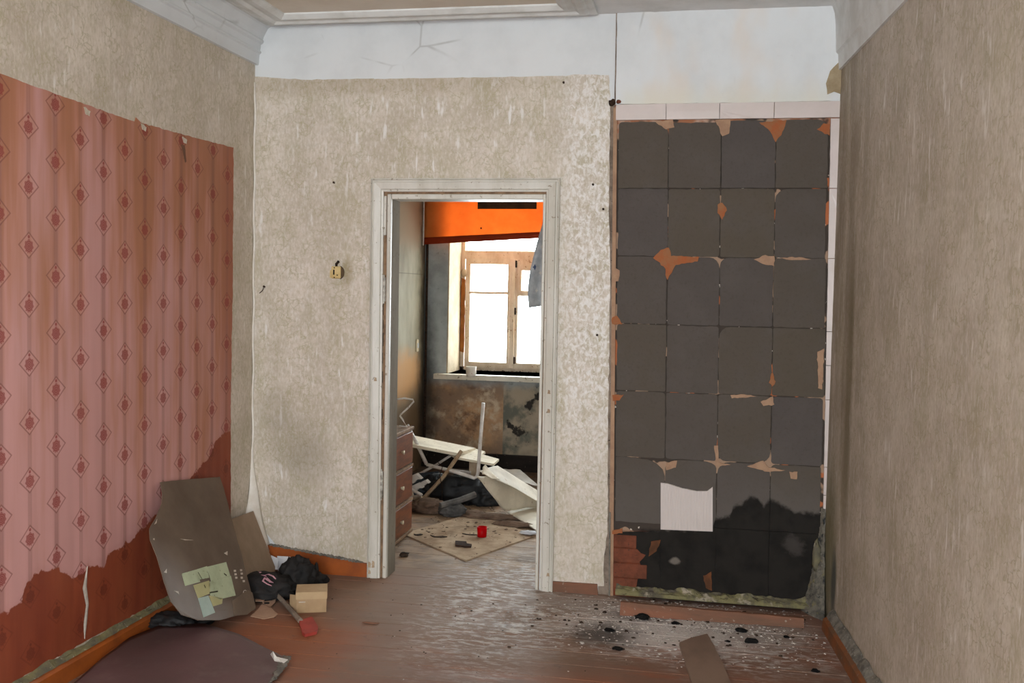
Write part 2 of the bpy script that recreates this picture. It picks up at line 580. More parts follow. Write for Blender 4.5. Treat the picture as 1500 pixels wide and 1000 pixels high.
# pale lime and dust
for c_, r_, a_ in (((1.45, -0.35, 0), (0.30, 0.75, 1), .75), ((2.15, -0.42, 0), (0.50, 0.38, 1), .85), ((1.35, 0.1, 0), (.32, .45, 1), .6), ((2.55, -0.6, 0), (0.5, 0.3, 1), .5)):
    m_ = n.math('MULTIPLY', n.blob(c_, r_, 0.6, 4, 0.5), n.step(0.47, 0.60, n.noise(24, 6, 0.7, n.vec((0.6, 1.5, 1)))))
    base = n.mix(n.math('MULTIPLY', m_, a_), base, (206, 200, 194))
base = n.mix(n.math('MULTIPLY', n.blob((2.22, -0.45, 0), (0.40, 0.26, 1), 0.6, 5, 0.6), 0.95), base, (206, 196, 190))
base = n.mix(n.math('MULTIPLY', n.blob((1.78, -0.16, 0), (0.26, 0.14, 1), 0.6, 6, 0.6), 0.7), base, (160, 148, 140))
base = n.mix(n.math('MULTIPLY', n.blob((2.62, -0.35, 0), (0.28, 0.20, 1), 0.6, 6, 0.6), 0.55), base, (152, 142, 134))
base = n.mix(n.math('MULTIPLY', n.blob((1.96, -0.60, 0), (0.14, 0.15, 1), 0.7, 9, 0.8), 0.8), base, (40, 36, 34))
base = n.mix(n.math('MULTIPLY', n.blob((2.10, -0.30, 0), (0.14, 0.08, 1), 0.7, 9, 0.8), 0.7), base, (48, 42, 40))
base = n.mix(n.math('MULTIPLY', n.step(0.6, 0.72, n.noise(13, 5, 0.7)), 0.5), base, (84, 66, 56))
n.color(base)
n.roughness(n.math('MULTIPLY_ADD', n.noise(5, 4, 0.6, v1), 0.5, 0.34))
b = n.bump(n.noise(7, 4, 0.6, n.vec((0.4, 3, 1))), 0.2, 0.006)
n.bump(n.noise(40, 5, 0.7, n.vec((0.3, 2, 1))), 0.35, 0.003, b)
M['floor'] = n.m

n = NT('orange_brown_baseboard_paint', 0.42, 0.45)
n.color(n.mix(n.step(0.35, 0.7, n.noise(5, 5, 0.65)), (168, 88, 36), (134, 70, 34)))
n.bump(n.noise(40, 4, 0.6), 0.15, 0.003)
M['base_orange'] = n.m
M['base_dull'] = dirty('dirty_orange_brown_board', (134, 80, 46), (104, 76, 56), 0.7, 9, 0.2, 0.3, (120, 110, 98))
M['base_red'] = dirty('worn_red_brown_board', (134, 90, 70), (110, 82, 66), 0.7, 7, 0.2, 0.3, (150, 134, 120), (0.3, 2, 2))
M['moss'] = dirty('mouldy_yellow_insulation', (132, 124, 88), (98, 93, 80), 0.9, 9, 0.1, 0.6, (170, 164, 148))
M['rubble'] = dirty('grey_plaster_rubble', (132, 126, 116), (92, 88, 82), 0.9, 20, 0.1, 0.6, (176, 172, 164))
M['crumb'] = dirty('white_plaster_crumb', (190, 182, 175), (150, 141, 134), 0.9, 20, 0.2, 0.3)
M['chip_dark'] = dirty('dark_chip', (72, 58, 48), (42, 35, 31), 0.9, 20, 0.08, 0.3)
M['char'] = dirty('charcoal', (30, 28, 27), (16, 15, 15), 0.9, 25, 0.1, 0.6)

# stove wall: bedding mortar, soot rising from the bottom, brick behind
SOOT = [(880, 772), (960, 776), (1042, 775), (1048, 758), (1070, 755), (1074, 742), (1088, 737), (1097, 728), (1110, 729), (1119, 742), (1128, 731), (1146, 738), (1160, 748), (1180, 750), (1215, 756)]


def sooty(n, col, amp=0.06):
    pts = []
    for px, py in SOOT:
        q = bk(px, py, -0.01)
        pts.append(((q.x - 1.85) / 1.15, q.z))
    pts = [(0.0, pts[0][1])] + [p for p in pts if 0.01 < p[0] < 0.99] + [(1.0, pts[-1][1])]
    e = n.curve(n.math('DIVIDE', n.math('SUBTRACT', n.X, 1.85), 1.15), pts)
    h = n.math('ADD', n.math('SUBTRACT', n.Z, e), n.math('MULTIPLY', n.math('SUBTRACT', n.noise(22, 4, 0.65), 0.5), amp))
    return n.mix(n.step(0.012, -0.014, h), col, n.mix(n.step(.4, .7, n.noise(9, 3)), (40, 37, 34), (30, 28, 26)))


n = NT('grey_bedding_mortar', 0.9, 0.15)
r = n.rnd()
c = n.mix(r, (88, 80, 70), (84, 78, 75))
c = n.mix(n.math('MULTIPLY', n.step(0.4, 0.7, n.noise(5, 4, 0.6)), 0.5), c, (92, 86, 82))
c = n.mix(n.math('MULTIPLY', n.step(0.5, 0.75, n.noise(70, 3, 0.7)), 0.35), c, (72, 64, 57))
c = n.mix(n.math('MULTIPLY', n.step(0.75, 0.45, n.Z), 0.35), c, (104, 98, 94))
c = sooty(n, c)
c = n.mix(n.math('MULTIPLY', n.blob((2.80, 0, 0.31), (0.045, 0.1, 0.04), 0.5, 26, 1.2), .45), c, (84, 78, 74))
c = n.mix(n.blob((2.24, 0, 0.195), (0.026, 0.1, 0.016), 0.4, 30, .7), c, (112, 104, 96))
n.color(c)
n.bump(n.noise(80, 5, 0.7), 0.3, 0.004)
M['mortar'] = n.m

n = NT('stove_backing', 0.9, 0.15)
q = n.noise(5.5, 3, 0.5)
c = n.mix(n.step(0.56, 0.58, q), (70, 62, 56), (164, 136, 114))
c = n.mix(n.step(0.62, 0.64, n.noise(4.6, 3, 0.5, n.vec((1, 1, 1), (5, 2, 3)))), c, (178, 106, 70))
c = n.mix(n.step(0.66, 0.68, n.noise(30, 3, 0.5)), c, (204, 194, 182))
c = n.mix(n.math('MULTIPLY', n.step(2.27, 2.31, n.Z), n.step(.44, .5, n.noise(6, 3))), c, n.mix(n.step(.45, .6, n.noise(11, 3)), (160, 108, 80), (184, 154, 136)))
c = n.mix(n.step(2.11, 2.08, n.math('ADD', n.X, n.math('MULTIPLY', n.Z, 0.1))), sooty(n, c, 0.03), c)
c = n.mix(n.math('MULTIPLY', n.step(2.12, 2.09, n.X), n.step(0.34, 0.31, n.Z)), c, n.mix(n.step(.4, .65, n.noise(14, 4, .6)), (128, 66, 44), (98, 58, 42)))
n.color(c)
n.bump(n.noise(50, 5, 0.7), 0.4, 0.006)
M['backing'] = n.m
M['brick'] = dirty('red_brick', (124, 72, 54), (98, 60, 46), 0.9, 14, 0.1, 0.5, (90, 60, 50))
M['tile'] = dirty('pale_pink_glazed_tile', (206, 192, 188), (198, 186, 180), 0.32, 4, 0.5, 0.0)
n = NT('ribbed_pale_tile', 0.5, 0.4)
n.color(n.mix(n.noise(8, 3), (206, 196, 192), (196, 184, 178)))
n.bump(n.math('SINE', n.math('MULTIPLY', n.X, 420.0)), 0.25, 0.002)
M['tile_rib'] = n.m
M['patch_orange'] = dirty('orange_clay', (158, 92, 58), (148, 104, 74), 0.9, 16, 0.1, 0.4)
M['patch_dim'] = dirty('smoked_clay', (112, 70, 46), (84, 58, 42), 0.9, 18, 0.1, 0.4)
M['patch_pale'] = dirty('pale_clay', (172, 140, 114), (156, 124, 102), 0.9, 16, 0.1, 0.4)

# far room
n = NT('far_wall_paint', 0.8, 0.25)
up = n.mix(n.step(0.35, 0.7, n.noise(4, 5, 0.65)), (178, 184, 184), (146, 152, 152))
up = n.mix(n.math('MULTIPLY', n.step(0.6, 0.72, n.noise(14, 5, 0.7)), 0.6), up, (116, 118, 112))
lo = n.mix(n.step(0.36, 0.62, n.noise(4.2, 5, 0.6)), (186, 148, 112), (142, 118, 98))
lo = n.mix(n.step(0.52, 0.66, n.noise(6, 5, 0.65, n.vec((1, 1, 1), (3, 1, 7)))), lo, (196, 176, 150))
lo = n.mix(n.math('MULTIPLY', n.step(0.5, 0.66, n.noise(5, 5, 0.65, n.vec((1, 1, 1), (8, 4, 2)))), 0.8), lo, (98, 68, 50))
rp = n.mix(n.step(0.4, 0.66, n.noise(6, 5, 0.65)), (166, 152, 132), (104, 104, 94))
rp = n.mix(n.step(0.56, 0.64, n.noise(9, 4, 0.6, n.vec((1, 1, 1), (1, 6, 2)))), rp, (48, 44, 40))
lo = n.mix(n.step(0.695, 0.70, n.X), lo, rp)
lo = n.mix(n.step(0.10, 0.30, n.math('ADD', n.math('MULTIPLY', n.noise(6, 4), -0.35), n.math('SUBTRACT', 0.42, n.Z))), lo, (52, 40, 34))
c = n.mix(n.step(0.66, 0.78, n.math('ADD', n.Z, n.math('MULTIPLY', n.math('SUBTRACT', n.noise(7, 4), .5), .1))), lo, up)
c = n.mix(n.math('MULTIPLY', n.blob((0.0, 3.28, 0.6), (0.11, 0.3, 0.75), 0.6, 6, .6), 0.85), c, (44, 40, 36))
n.color(c)
n.bump(n.noise(30, 5, 0.7), 0.3, 0.006)
M['far_wall'] = n.m
n = NT('far_left_wall_paint', 0.8, 0.25)
c = n.mix(n.step(0.35, 0.7, n.noise(4, 5, 0.6, n.vec((1, 1, 0.4)))), (156, 149, 130), (130, 122, 104))
c = n.mix(n.step(1.86, 2.06, n.math('ADD', n.Z, n.math('MULTIPLY', n.noise(5, 3), .2))), c, (156, 138, 116))
c = n.mix(n.math('MULTIPLY', n.blob((0, 2.7, 0.80), (0.3, 0.5, 0.20), 0.5), 0.8), c, (190, 138, 84))
c = n.mix(n.math('MULTIPLY', n.step(0.75, 0.5, n.Z), 0.8), c, (104, 78, 54))
c = n.mix(n.math('MULTIPLY', n.step(3.05, 3.26, n.math('ADD', n.Y, n.math('MULTIPLY', n.math('SUBTRACT', n.noise(8, 4), .5), .3))), 0.8), c, (58, 52, 44))
c = n.mix(n.math('MULTIPLY', n.step(0.006, 0.002, n.math('ABSOLUTE', n.math('SUBTRACT', n.Z, 1.63))), 0.6), c, (96, 90, 76))
n.color(c)
n.bump(n.noise(30, 5, 0.6), 0.2, 0.005)
M['far_left'] = n.m
M['reveal'] = dirty('cream_reveal_plaster', (186, 170, 146), (166, 150, 126), 0.8, 6, 0.2, 0.15, (160, 146, 124))
M['win_paint'] = dirty('weathered_cream_window_paint', (222, 206, 184), (196, 172, 144), 0.5, 8, 0.4, 0.1, (150, 112, 80), (1, 1, 0.4))
M['sill'] = dirty('chipped_white_sill_paint', (216, 210, 196), (194, 186, 168), 0.5, 7, 0.4, 0.1, (120, 104, 86))
M['foam'] = dirty('orange_wood_filler', (150, 92, 36), (128, 76, 32), 0.8, 10)
M['charred'] = dirty('charred_board', (44, 36, 32), (26, 22, 20), 0.8, 9, 0.2, 0.5, (84, 72, 62), (0.4, 1, 2))

n = NT('window_glass', 0.02, 0.5)
tr = n.t.nodes.new('ShaderNodeBsdfTransparent'); tr.inputs[0].default_value = (0.93, 0.95, 0.94, 1)
gl = n.t.nodes.new('ShaderNodeBsdfGlossy'); gl.inputs['Roughness'].default_value = 0.03
mx = n.t.nodes.new('ShaderNodeMixShader'); mx.inputs[0].default_value = 0.06
n.link(tr.outputs[0], mx.inputs[1]); n.link(gl.outputs[0], mx.inputs[2])
n.link(mx.outputs[0], n.t.nodes['Material Output'].inputs[0])
M['glass'] = n.m


def cloth(name, c1, c2, trans, scale=14, rough=0.8, weave=500):
    n = NT(name, rough, 0.1)
    col = n.mix(n.step(0.35, 0.65, n.noise(scale, 4, 0.6)), c1, c2)
    n.color(col)
    bp = n.bump(n.noise(weave, 2, 0.5), 0.15, 0.001)
    tl = n.t.nodes.new('ShaderNodeBsdfTranslucent')
    n.put(tl.inputs[0], col)
    mx = n.t.nodes.new('ShaderNodeMixShader'); mx.inputs[0].default_value = trans
    n.link(n.b.outputs[0], mx.inputs[1]); n.link(tl.outputs[0], mx.inputs[2])
    n.link(mx.outputs[0], n.t.nodes['Material Output'].inputs[0])
    return n.m


M['orange_cloth'] = cloth('orange_fabric', (236, 154, 84), (228, 144, 76), 0.55, 6)
M['orange_hem'] = cloth('orange_hem_fabric', (150, 54, 24), (138, 48, 22), 0.12, 6)
M['brown_rect'] = cloth('dark_brown_rect', (84, 56, 38), (70, 48, 34), 0.1, 20)
M['curtain'] = cloth('grey_blue_curtain', (190, 190, 192), (170, 172, 176), 0.3, 18)
M['curtain_blue'] = cloth('blue_curtain_motif', (84, 96, 128), (74, 86, 118), 0.2, 18)
M['red_glass'] = cloth('red_plastic', (214, 12, 20), (190, 8, 16), 0.4, 10, 0.3)
M['chest'] = dirty('reddish_brown_varnish', (132, 76, 44), (100, 58, 36), 0.4, 6, 0.45, 0.1, None, (1, 1, 6))
M['chest_edge'] = dirty('worn_brown_edge', (150, 120, 92), (110, 86, 66), 0.7, 20)
M['knob'] = dirty('cream_knob', (222, 208, 180), (196, 180, 150), 0.4, 20)
M['white_tube'] = dirty('white_painted_tube', (216, 208, 200), (188, 176, 164), 0.4, 14, 0.5, 0.1, (140, 110, 84))
M['tube_brown'] = dirty('scuffed_tan_tube', (178, 154, 124), (140, 112, 84), 0.5, 14, 0.4, 0.1)
M['board_pale'] = dirty('pale_dusty_board', (226, 214, 190), (204, 190, 164), 0.6, 7, 0.3, 0.1, (170, 150, 122))
M['board_edge'] = dirty('board_edge', (150, 136, 106), (120, 106, 80), 0.8, 12)
M['lino'] = dirty('dusty_cream_linoleum', (222, 212, 192), (200, 190, 170), 0.55, 5, 0.35, 0.1, (186, 166, 140))
M['lino_grey'] = dirty('grey_white_sheet', (206, 200, 192), (180, 174, 166), 0.6, 6)
M['hardboard'] = dirty('dusty_hardboard', (186, 164, 138), (150, 126, 102), 0.9, 7, 0.1, 0.2, (128, 104, 84))
M['black_plastic'] = dirty('black_bin_bag_plastic', (38, 38, 39), (24, 24, 25), 0.6, 8, 0.3, 0.4)
M['dark_blue'] = dirty('dark_blue_grey_plastic', (62, 70, 78), (42, 48, 54), 0.5, 8)
M['grey_cloth'] = dirty('dirty_grey_cloth', (112, 108, 104), (72, 70, 68), 0.85, 9, 0.2, 0.3)
M['brown_rag'] = dirty('brown_dusty_rag', (124, 102, 86), (92, 74, 62), 0.9, 10, 0.1, 0.4)
M['dark_bag'] = dirty('black_fabric', (46, 43, 42), (30, 29, 29), 0.75, 10, 0.2, 0.5)
M['pink_ribbon'] = dirty('pink_ribbon', (206, 156, 168), (186, 134, 148), 0.6, 20)
M['paper'] = dirty('white_paper', (214, 214, 218), (196, 196, 200), 0.7, 8)
M['card'] = dirty('tan_cardboard', (178, 150, 116), (160, 132, 100), 0.75, 8, 0.2, 0.08)
M['card_pale'] = dirty('pale_cardboard', (190, 164, 128), (178, 150, 116), 0.75, 8, 0.2, 0.08)
M['card_scrap'] = dirty('pinkish_card_scrap', (186, 152, 128), (168, 136, 114), 0.8, 9)
M['card_grey'] = dirty('grey_brown_fibreboard', (164, 142, 122), (148, 128, 108), 0.8, 5, 0.2, 0.1)
M['shovel_red'] = dirty('dull_red_plastic', (170, 66, 56), (148, 58, 50), 0.6, 12)
M['shovel_grey'] = dirty('grey_weathered_wood', (140, 126, 112), (112, 100, 90), 0.8, 18, 0.2, 0.2)
n = NT('dark_purple_brown_linoleum', 0.5, 0.4)
c = n.mix(n.step(0.35, 0.7, n.noise(3, 5, 0.6)), (98, 72, 72), (84, 64, 62))
c = n.mix(n.math('MULTIPLY', n.step(0.5, 0.72, n.noise(4.5, 5, 0.7, n.vec((1, 1, 1), (2, 2, 2)))), 0.35), c, (126, 108, 104))
n.color(c); n.bump(n.noise(60, 4, 0.6), 0.15, 0.003)
M['lino_dark'] = n.m
n = NT('dusty_brown_film', 0.45, 0.4)
n.color(n.mix(n.step(0.3, 0.7, n.noise(4, 4, 0.6)), (124, 106, 90), (106, 88, 74)))
tr = n.t.nodes.new('ShaderNodeBsdfTransparent'); tr.inputs[0].default_value = (0.80, 0.72, 0.64, 1)
mx = n.t.nodes.new('ShaderNodeMixShader'); n.put(mx.inputs[0], n.math('MULTIPLY_ADD', n.noise(5, 4, 0.6), -0.3, 0.47))
n.link(n.b.outputs[0], mx.inputs[1]); n.link(tr.outputs[0], mx.inputs[2])
n.link(mx.outputs[0], n.t.nodes['Material Output'].inputs[0])
M['film'] = n.m
M['film_board'] = dirty('brown_board_scrap', (122, 104, 88), (108, 92, 78), 0.7, 7)
M['green_card'] = dirty('pale_green_paper', (188, 198, 166), (172, 182, 150), 0.7, 10, 0.2, 0.05, (120, 118, 90))
M['yellow_card'] = dirty('pale_yellow_paper', (186, 180, 132), (174, 168, 120), 0.7, 10)
M['blue_card'] = dirty('pale_blue_green_paper', (176, 192, 182), (160, 178, 168), 0.7, 10)
M['pale_mark'] = dirty('white_sparkle_mark', (208, 198, 186), (180, 168, 156), 0.8, 30)
M['sock'] = dirty('yellowed_plastic', (214, 190, 136), (198, 170, 112), 0.45, 12, 0.4, 0.05)
M['sock_dark'] = dirty('browned_plastic', (92, 72, 46), (66, 52, 36), 0.6, 12)
M['black'] = dirty('black_slot', (20, 18, 16), (14, 12, 12), 0.8, 30)
M['ink'] = dirty('dark_ink', (70, 66, 52), (56, 52, 42), 0.8, 30)

# ------------------------------------------------------------------ the setting: floor and walls
ROOMX1 = 2.941


def rx(y):                 # the right wall runs out of square
    return ROOMX1 - 0.080 * y


floor = box('floor', -0.3, 4.2, NEARY - 0.3, FARY + 0.6, -0.20, -0.04, M['gap'], kind='structure')
PW = 0.150
y = NEARY + 0.01
i = 0
while y < FARY - 0.01:
    y1 = min(y + PW, FARY)
    dz = -0.0004 * random.random() - 0.0012 * (random.random() ** 3)
    g = 0.0008 + 0.0022 * random.random() ** 2
    x1 = rx(y) + 0.03 if y < -0.02 else 3.0
    MB().box(-0.02, x1, y + g * .5, y1 - g * .5, -0.04, dz, 0.0025).build('plank', M['floor'], floor)
    y = y1
    i += 1

CZ = 2.865
wall_back = MB().box(-0.15, 0.745, 0.0, 0.13, -0.04, CZ + .05).box(1.56, 1.885, 0.0, 0.13, -0.04, CZ + .05).box(0.745, 1.56, 0.0, 0.13, 1.985, CZ + .05).build('wall_back', M['white'], kind='structure')
wall_left = box('wall_left', -0.15, 0.0, NEARY, 0.0, -0.04, CZ + .05, M['near_wall'], kind='structure')
mb = MB()
for (ya, yb, za, zb) in ((NEARY, SIDE_ADDED[0], -0.04, CZ + .05), (SIDE_ADDED[0], SIDE_ADDED[1], -0.04, SIDE_ADDED[2]), (SIDE_ADDED[0], SIDE_ADDED[1], SIDE_ADDED[3], CZ + .05), (SIDE_ADDED[1], 0.02, -0.04, CZ + .05)):
    mb.prism([(rx(ya), ya, za), (rx(yb), yb, za), (rx(yb) + .15, yb, za), (rx(ya) + .15, ya, za)], (0, 0, zb - za))
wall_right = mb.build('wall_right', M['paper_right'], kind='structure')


def wall_with_holes(name, x0, x1, y0, y1, z0, z1, holes, mat):
    mb = MB()
    xs = x0
    for (a, b, c, d) in sorted(holes):
        mb.box(xs, a, y0, y1, z0, z1)
        mb.box(a, b, y0, y1, z0, c)
        mb.box(a, b, y0, y1, d, z1)
        xs = b
    mb.box(xs, x1, y0, y1, z0, z1)
    return mb.build(name, mat, kind='structure')


wall_near = wall_with_holes('wall_near', -0.15, rx(NEARY) + .15, NEARY - 0.3, NEARY, -0.04, CZ + .05, NEAR_ADDED, M['near_wall'])
ceiling = box('ceiling', -0.15, 3.75, NEARY - 0.3, 0.13, CZ, CZ + 0.15, M['ceil_grey'], kind='structure')

# far room shell
wall_far = wall_with_holes('wall_far', -0.2, 3.1, FARY, FARY + 0.5, -0.04, CZ + .05, [FARW, FAR_ADDED], M['far_wall'])
wall_far_left = box('wall_far_left', -0.15, 0.0, 0.13, FARY, -0.04, CZ + .05, M['far_left'], kind='structure')
wall_far_right = box('wall_far_right', 3.0, 3.15, 0.13, FARY, -0.04, CZ + .05, M['near_wall'], kind='structure')
ceiling_far = box('ceiling_far', -0.15, 3.15, 0.13, FARY + .5, CZ, CZ + 0.15, M['far_ceiling'], kind='structure')

# stove wall (slightly leaning), right of the upright crack
def sx(x, z):              # lean of the stove face
    return x + (2.344 - z) * 0.0155


wall_stove = MB().prism([(sx(1.885, -0.04) + .004, 0, -0.04), (3.06, 0, -0.04), (3.06, 0, 2.44), (sx(1.885, 2.44) + .004, 0, 2.44)], (0, 0.42, 0)).build('wall_stove', M['backing'], kind='structure')
MB().prism(jag([(1.890, -0.012, CZ), (1.893, -0.012, 2.425), (2.945, -0.012, 2.425), (2.925, -0.012, CZ)], 0.03, 0.003, 3), (0, 0.03, 0)).build('plaster', M['white'], wall_stove)
box('masonry', 1.886, 3.06, 0.0, 0.42, 2.44, CZ + .05, M['white'], wall_stove)

MB().prism([(1.8840, -0.0095, CZ), (1.8875, -0.0095, 2.42), (1.893, -0.0095, 2.42), (1.8900, -0.0095, CZ)], (0, 0.0085, 0)).build('crack', M['strip_dull'], wall_stove)
# ------------------------------------------------------------------ wallpaper sheets
def paper(name, pts, axis, val, vec, mat, parent, amp=0.004, seed=1, step=0.03):
    q = flat(jag(pts, step, amp, seed), axis, val)
    return plate(name, q, vec, mat, parent)


W = wall_back
paper('wallpaper', [bk(372, 112), bk(450, 117), bk(451, 806), bk(430, 803), bk(404, 797), bk(390, 780), bk(378, 735), bk(371, 690), bk(369, 600), bk(371, 300)], 1, -0.0025, (0, 0.0024, 0), M['paper_back'], W, 0.003, 1)
paper('wallpaper', [bk(449, 117), bk(548, 115), bk(545, 270), bk(542, 600), bk(540, 826), bk(520, 822), bk(490, 817), bk(450, 806)], 1, -0.0035, (0, 0.0034, 0), M['paper_back'], W, 0.003, 2)
paper('wallpaper', [bk(546, 116), bk(660, 114), bk(740, 113), bk(825, 111), bk(825, 270), bk(540, 270)], 1, -0.0028, (0, 0.0027, 0), M['paper_back'], W, 0.003, 3)
paper('wallpaper', [bk(818, 112), bk(850, 109), bk(892, 110), bk(894, 150), bk(892, 300), bk(894, 400), bk(891, 600), bk(890, 780), bk(885, 812), bk(884, 835), bk(885, 858), bk(850, 857), bk(808, 856)], 1, -0.0032, (0, 0.0031, 0), M['paper_back'], W, 0.004, 4)
# left wall: beige sheets above and beside, pink sheet
WL = wall_left
box('wallpaper', 0.0, 0.0015, -2.75, 0.0, 0.09, 2.66, M['paper_left'], WL)
box('wallpaper', 0.0, 0.0017, NEARY + .01, -2.75, 0.09, 2.66, M['paper_left'], WL)
pts = [lf(-160, 60), lf(0, 108), lf(60, 130), lf(150, 162), lf(196, 178), lf(198, 172), lf(206, 180), lf(290, 203), lf(341, 216), lf(340, 400), lf(337, 600), lf(337, 770), (0, -0.262, 0.10), (0, -2.7, 0.10)]
paper('wallpaper', pts, 0, 0.0018, (0.0022, 0, 0), M['pink'], WL, 0.005, 5, 0.02)
# paper bridging the corner, curling out towards the bottom
M['paper_edge'] = dirty('pale_paper_edge', (236, 231, 224), (220, 212, 200), 0.6, 9, 0.3, 0.2)
def corner_fn(u, v):
    z = 0.10 + v * 2.47
    w = 0.007 + 0.105 * max(0, (0.62 - z) / 0.52) ** 1.5
    a = u
    bow = 0.25 * w * math.sin(math.pi * u)
    return Vector((0.003 + w * a + bow * .5 + 0.003 * math.sin(z * 19), -0.004 - w * (1 - a) * 1.3 - bow * .6, z))
grid_sheet('wallpaper', corner_fn, 6, 50, 0.0015, M['paper_edge'], WL)
# pale torn run in the damp paper
t = [lf(128, 829, .005), lf(124, 860, .006), lf(128, 885, .006), lf(125, 912, .006), lf(124, 935, .006)]
mb = MB()
ww = [0.003, 0.013, 0.009, 0.011, 0.003]
vv_ = [];
for p, w in zip(t, ww):
    vv_ += [p + Vector((0, -w, 0)), p + Vector((0.002, 0, 0)), p + Vector((0, w, 0))]
mb.add(vv_, [(3 * k + j, 3 * k + j + 1, 3 * k + j + 4, 3 * k + j + 3) for k in range(4) for j in range(2)])
mb.build('paper_tear', M['pale_mark'], WL)
for px, py, w in ((127, 163, 9), (210, 186, 10), (270, 205, 8)):
    p = lf(px, py, 0.0045)
    paper('paper_tear', [p + Vector((0, -0.02, 0.012)), p + Vector((0, 0.025, 0.004)), p + Vector((0, 0.018, -0.016)), p + Vector((0, -0.008, -0.012))], 0, 0.0042, (0.001, 0, 0), M['paper_left'], WL, 0.006, px, 0.008)
p0, p1 = lf(268, 212, .0045), lf(271, 232, .0045)
paper('paper_tear', [p0 + Vector((0, -.02, 0)), p0 + Vector((0, .012, 0)), p1 + Vector((0, .012, -.012)), p1 + Vector((0, 0, -0.02))], 0, 0.0042, (0.0015, 0, 0), M['base_red'], WL, 0.004, 8, 0.01)
# right wall: paper lapping round on to the chimney breast
plate('wallpaper', jag([bk(1232, 88, -0.02), bk(1216, 104, -0.02), bk(1210, 122, -0.02), bk(1212, 138, -0.02), bk(1222, 134, -0.02), bk(1236, 140, -0.02)], 0.02, 0.003, 9), (0, 0.006, 0), dirty('browned_wallpaper', (172, 156, 128), (148, 130, 102), 0.8, 12), wall_right)

# ------------------------------------------------------------------ cornices
def extrude_y(name, prof, y0, y1, mat, parent=None, kind=None, right=False):
    n_ = len(prof)
    v = []
    for yy in (y0, y1):
        for (x, z) in prof:
            v.append((rx(yy) - x if right else x, yy, z))
    f = [(i, (i + 1) % n_, n_ + (i + 1) % n_, n_ + i) for i in range(n_)] + [tuple(range(n_)), tuple(range(n_, 2 * n_))]
    return obj(name, v, f, mat, parent, kind=kind)


prof = [(0, 2.66), (0.022, 2.66), (0.026, 2.715), (0.036, 2.72), (0.036, 2.728), (0.030, 2.734), (0.034, 2.765), (0.048, 2.772), (0.050, 2.782), (0.044, 2.79), (0.052, 2.81), (0.072, 2.845), (0.10, CZ), (0, CZ)]
extrude_y('trim_1', prof, NEARY, -0.001, M['white'], kind='structure')
prof = [(-0.02, 2.568), (0.012, 2.568), (0.016, 2.64), (0.026, 2.65), (0.028, 2.70), (0.032, 2.78), (0.038, 2.83), (0.05, CZ), (-0.02, CZ)]
extrude_y('trim_2', prof, NEARY, -0.001, M['stucco'], kind='structure', right=True)
# moulded frame on the ceiling
def frame_profile(a, b, sign=1):
    w = b - a
    return [(a, CZ), (a, CZ - 0.016), (a + w * .12, CZ - 0.022), (a + w * .2, CZ - 0.02), (a + w * .28, CZ - 0.032), (a + w * .45, CZ - 0.034), (a + w * .55, CZ - 0.022), (a + w * .72, CZ - 0.030), (a + w * .85, CZ - 0.03), (b, CZ - 0.012), (b, CZ)]


def mitred_frame(x0, x1, y0, y1, w, mat):
    pf = frame_profile(0, w)
    rings = []
    cs = [(x0, y1, 1, -1), (x1, y1, -1, -1), (x1, y0, -1, 1), (x0, y0, 1, 1)]
    v = []
    for cx, cy, sx_, sy_ in cs:
        for (d, z) in pf:
            v.append((cx + sx_ * d, cy + sy_ * d, z))
    n_ = len(pf)
    f = []
    for k in range(4):
        a, b = k * n_, ((k + 1) % 4) * n_
        for j in range(n_ - 1):
            f.append((a + j, a + j + 1, b + j + 1, b + j))
    return obj('trim_3', v, f, mat, kind='structure')


mitred_frame(0.088, 1.80, -5.4, -0.052, 0.17, M['stucco'])
box('plaster', 0.25, 1.64, -5.25, -0.215, CZ - 0.004, CZ + .001, M['ceil_beige'], ceiling)

# ------------------------------------------------------------------ baseboards
bb = MB().prism([(0.001, -2.9, -0.002), (0.036, -2.9, -0.002), (0.036, -2.9, 0.064), (0.024, -2.9, 0.082), (0.001, -2.9, 0.084)], (0, 2.86, 0)).build('baseboard_left', M['base_orange'], kind='structure')
v, f = [], []
N_ = 150
for i in range(N_ + 1):
    yy = -2.5 + i * (2.2 / N_)
    r1 = mnoise.noise(Vector((yy * 9, 1, 2))); r2 = mnoise.noise(Vector((yy * 23, 5, 2))); r3 = mnoise.noise(Vector((yy * 14, 3, 8)))
    v += [(0.004, yy, 0.08), (0.034 + .006 * r2, yy, 0.083), (0.026 + .010 * r1, yy, 0.088 + 0.010 * r3), (0.014, yy, 0.094 + 0.014 * r1 + 0.010 * r2), (0.004, yy, 0.100 + 0.022 * r1 + .008 * r3)]
for i in range(N_):
    for j in range(4):
        a = i * 5 + j
        f.append((a, a + 1, a + 6, a + 5))
obj('plaster_crumbs', v, f, M['moss'], bb, False, 'stuff')
# raised sliver of the old board at the foot of the skirting
MB().prism([fl(142, 968, .03), fl(188, 932, .03), fl(186, 941, .015), fl(150, 975, .01)], (0.012, 0.004, 0.0)).build('board_splinter', M['base_orange'], bb)

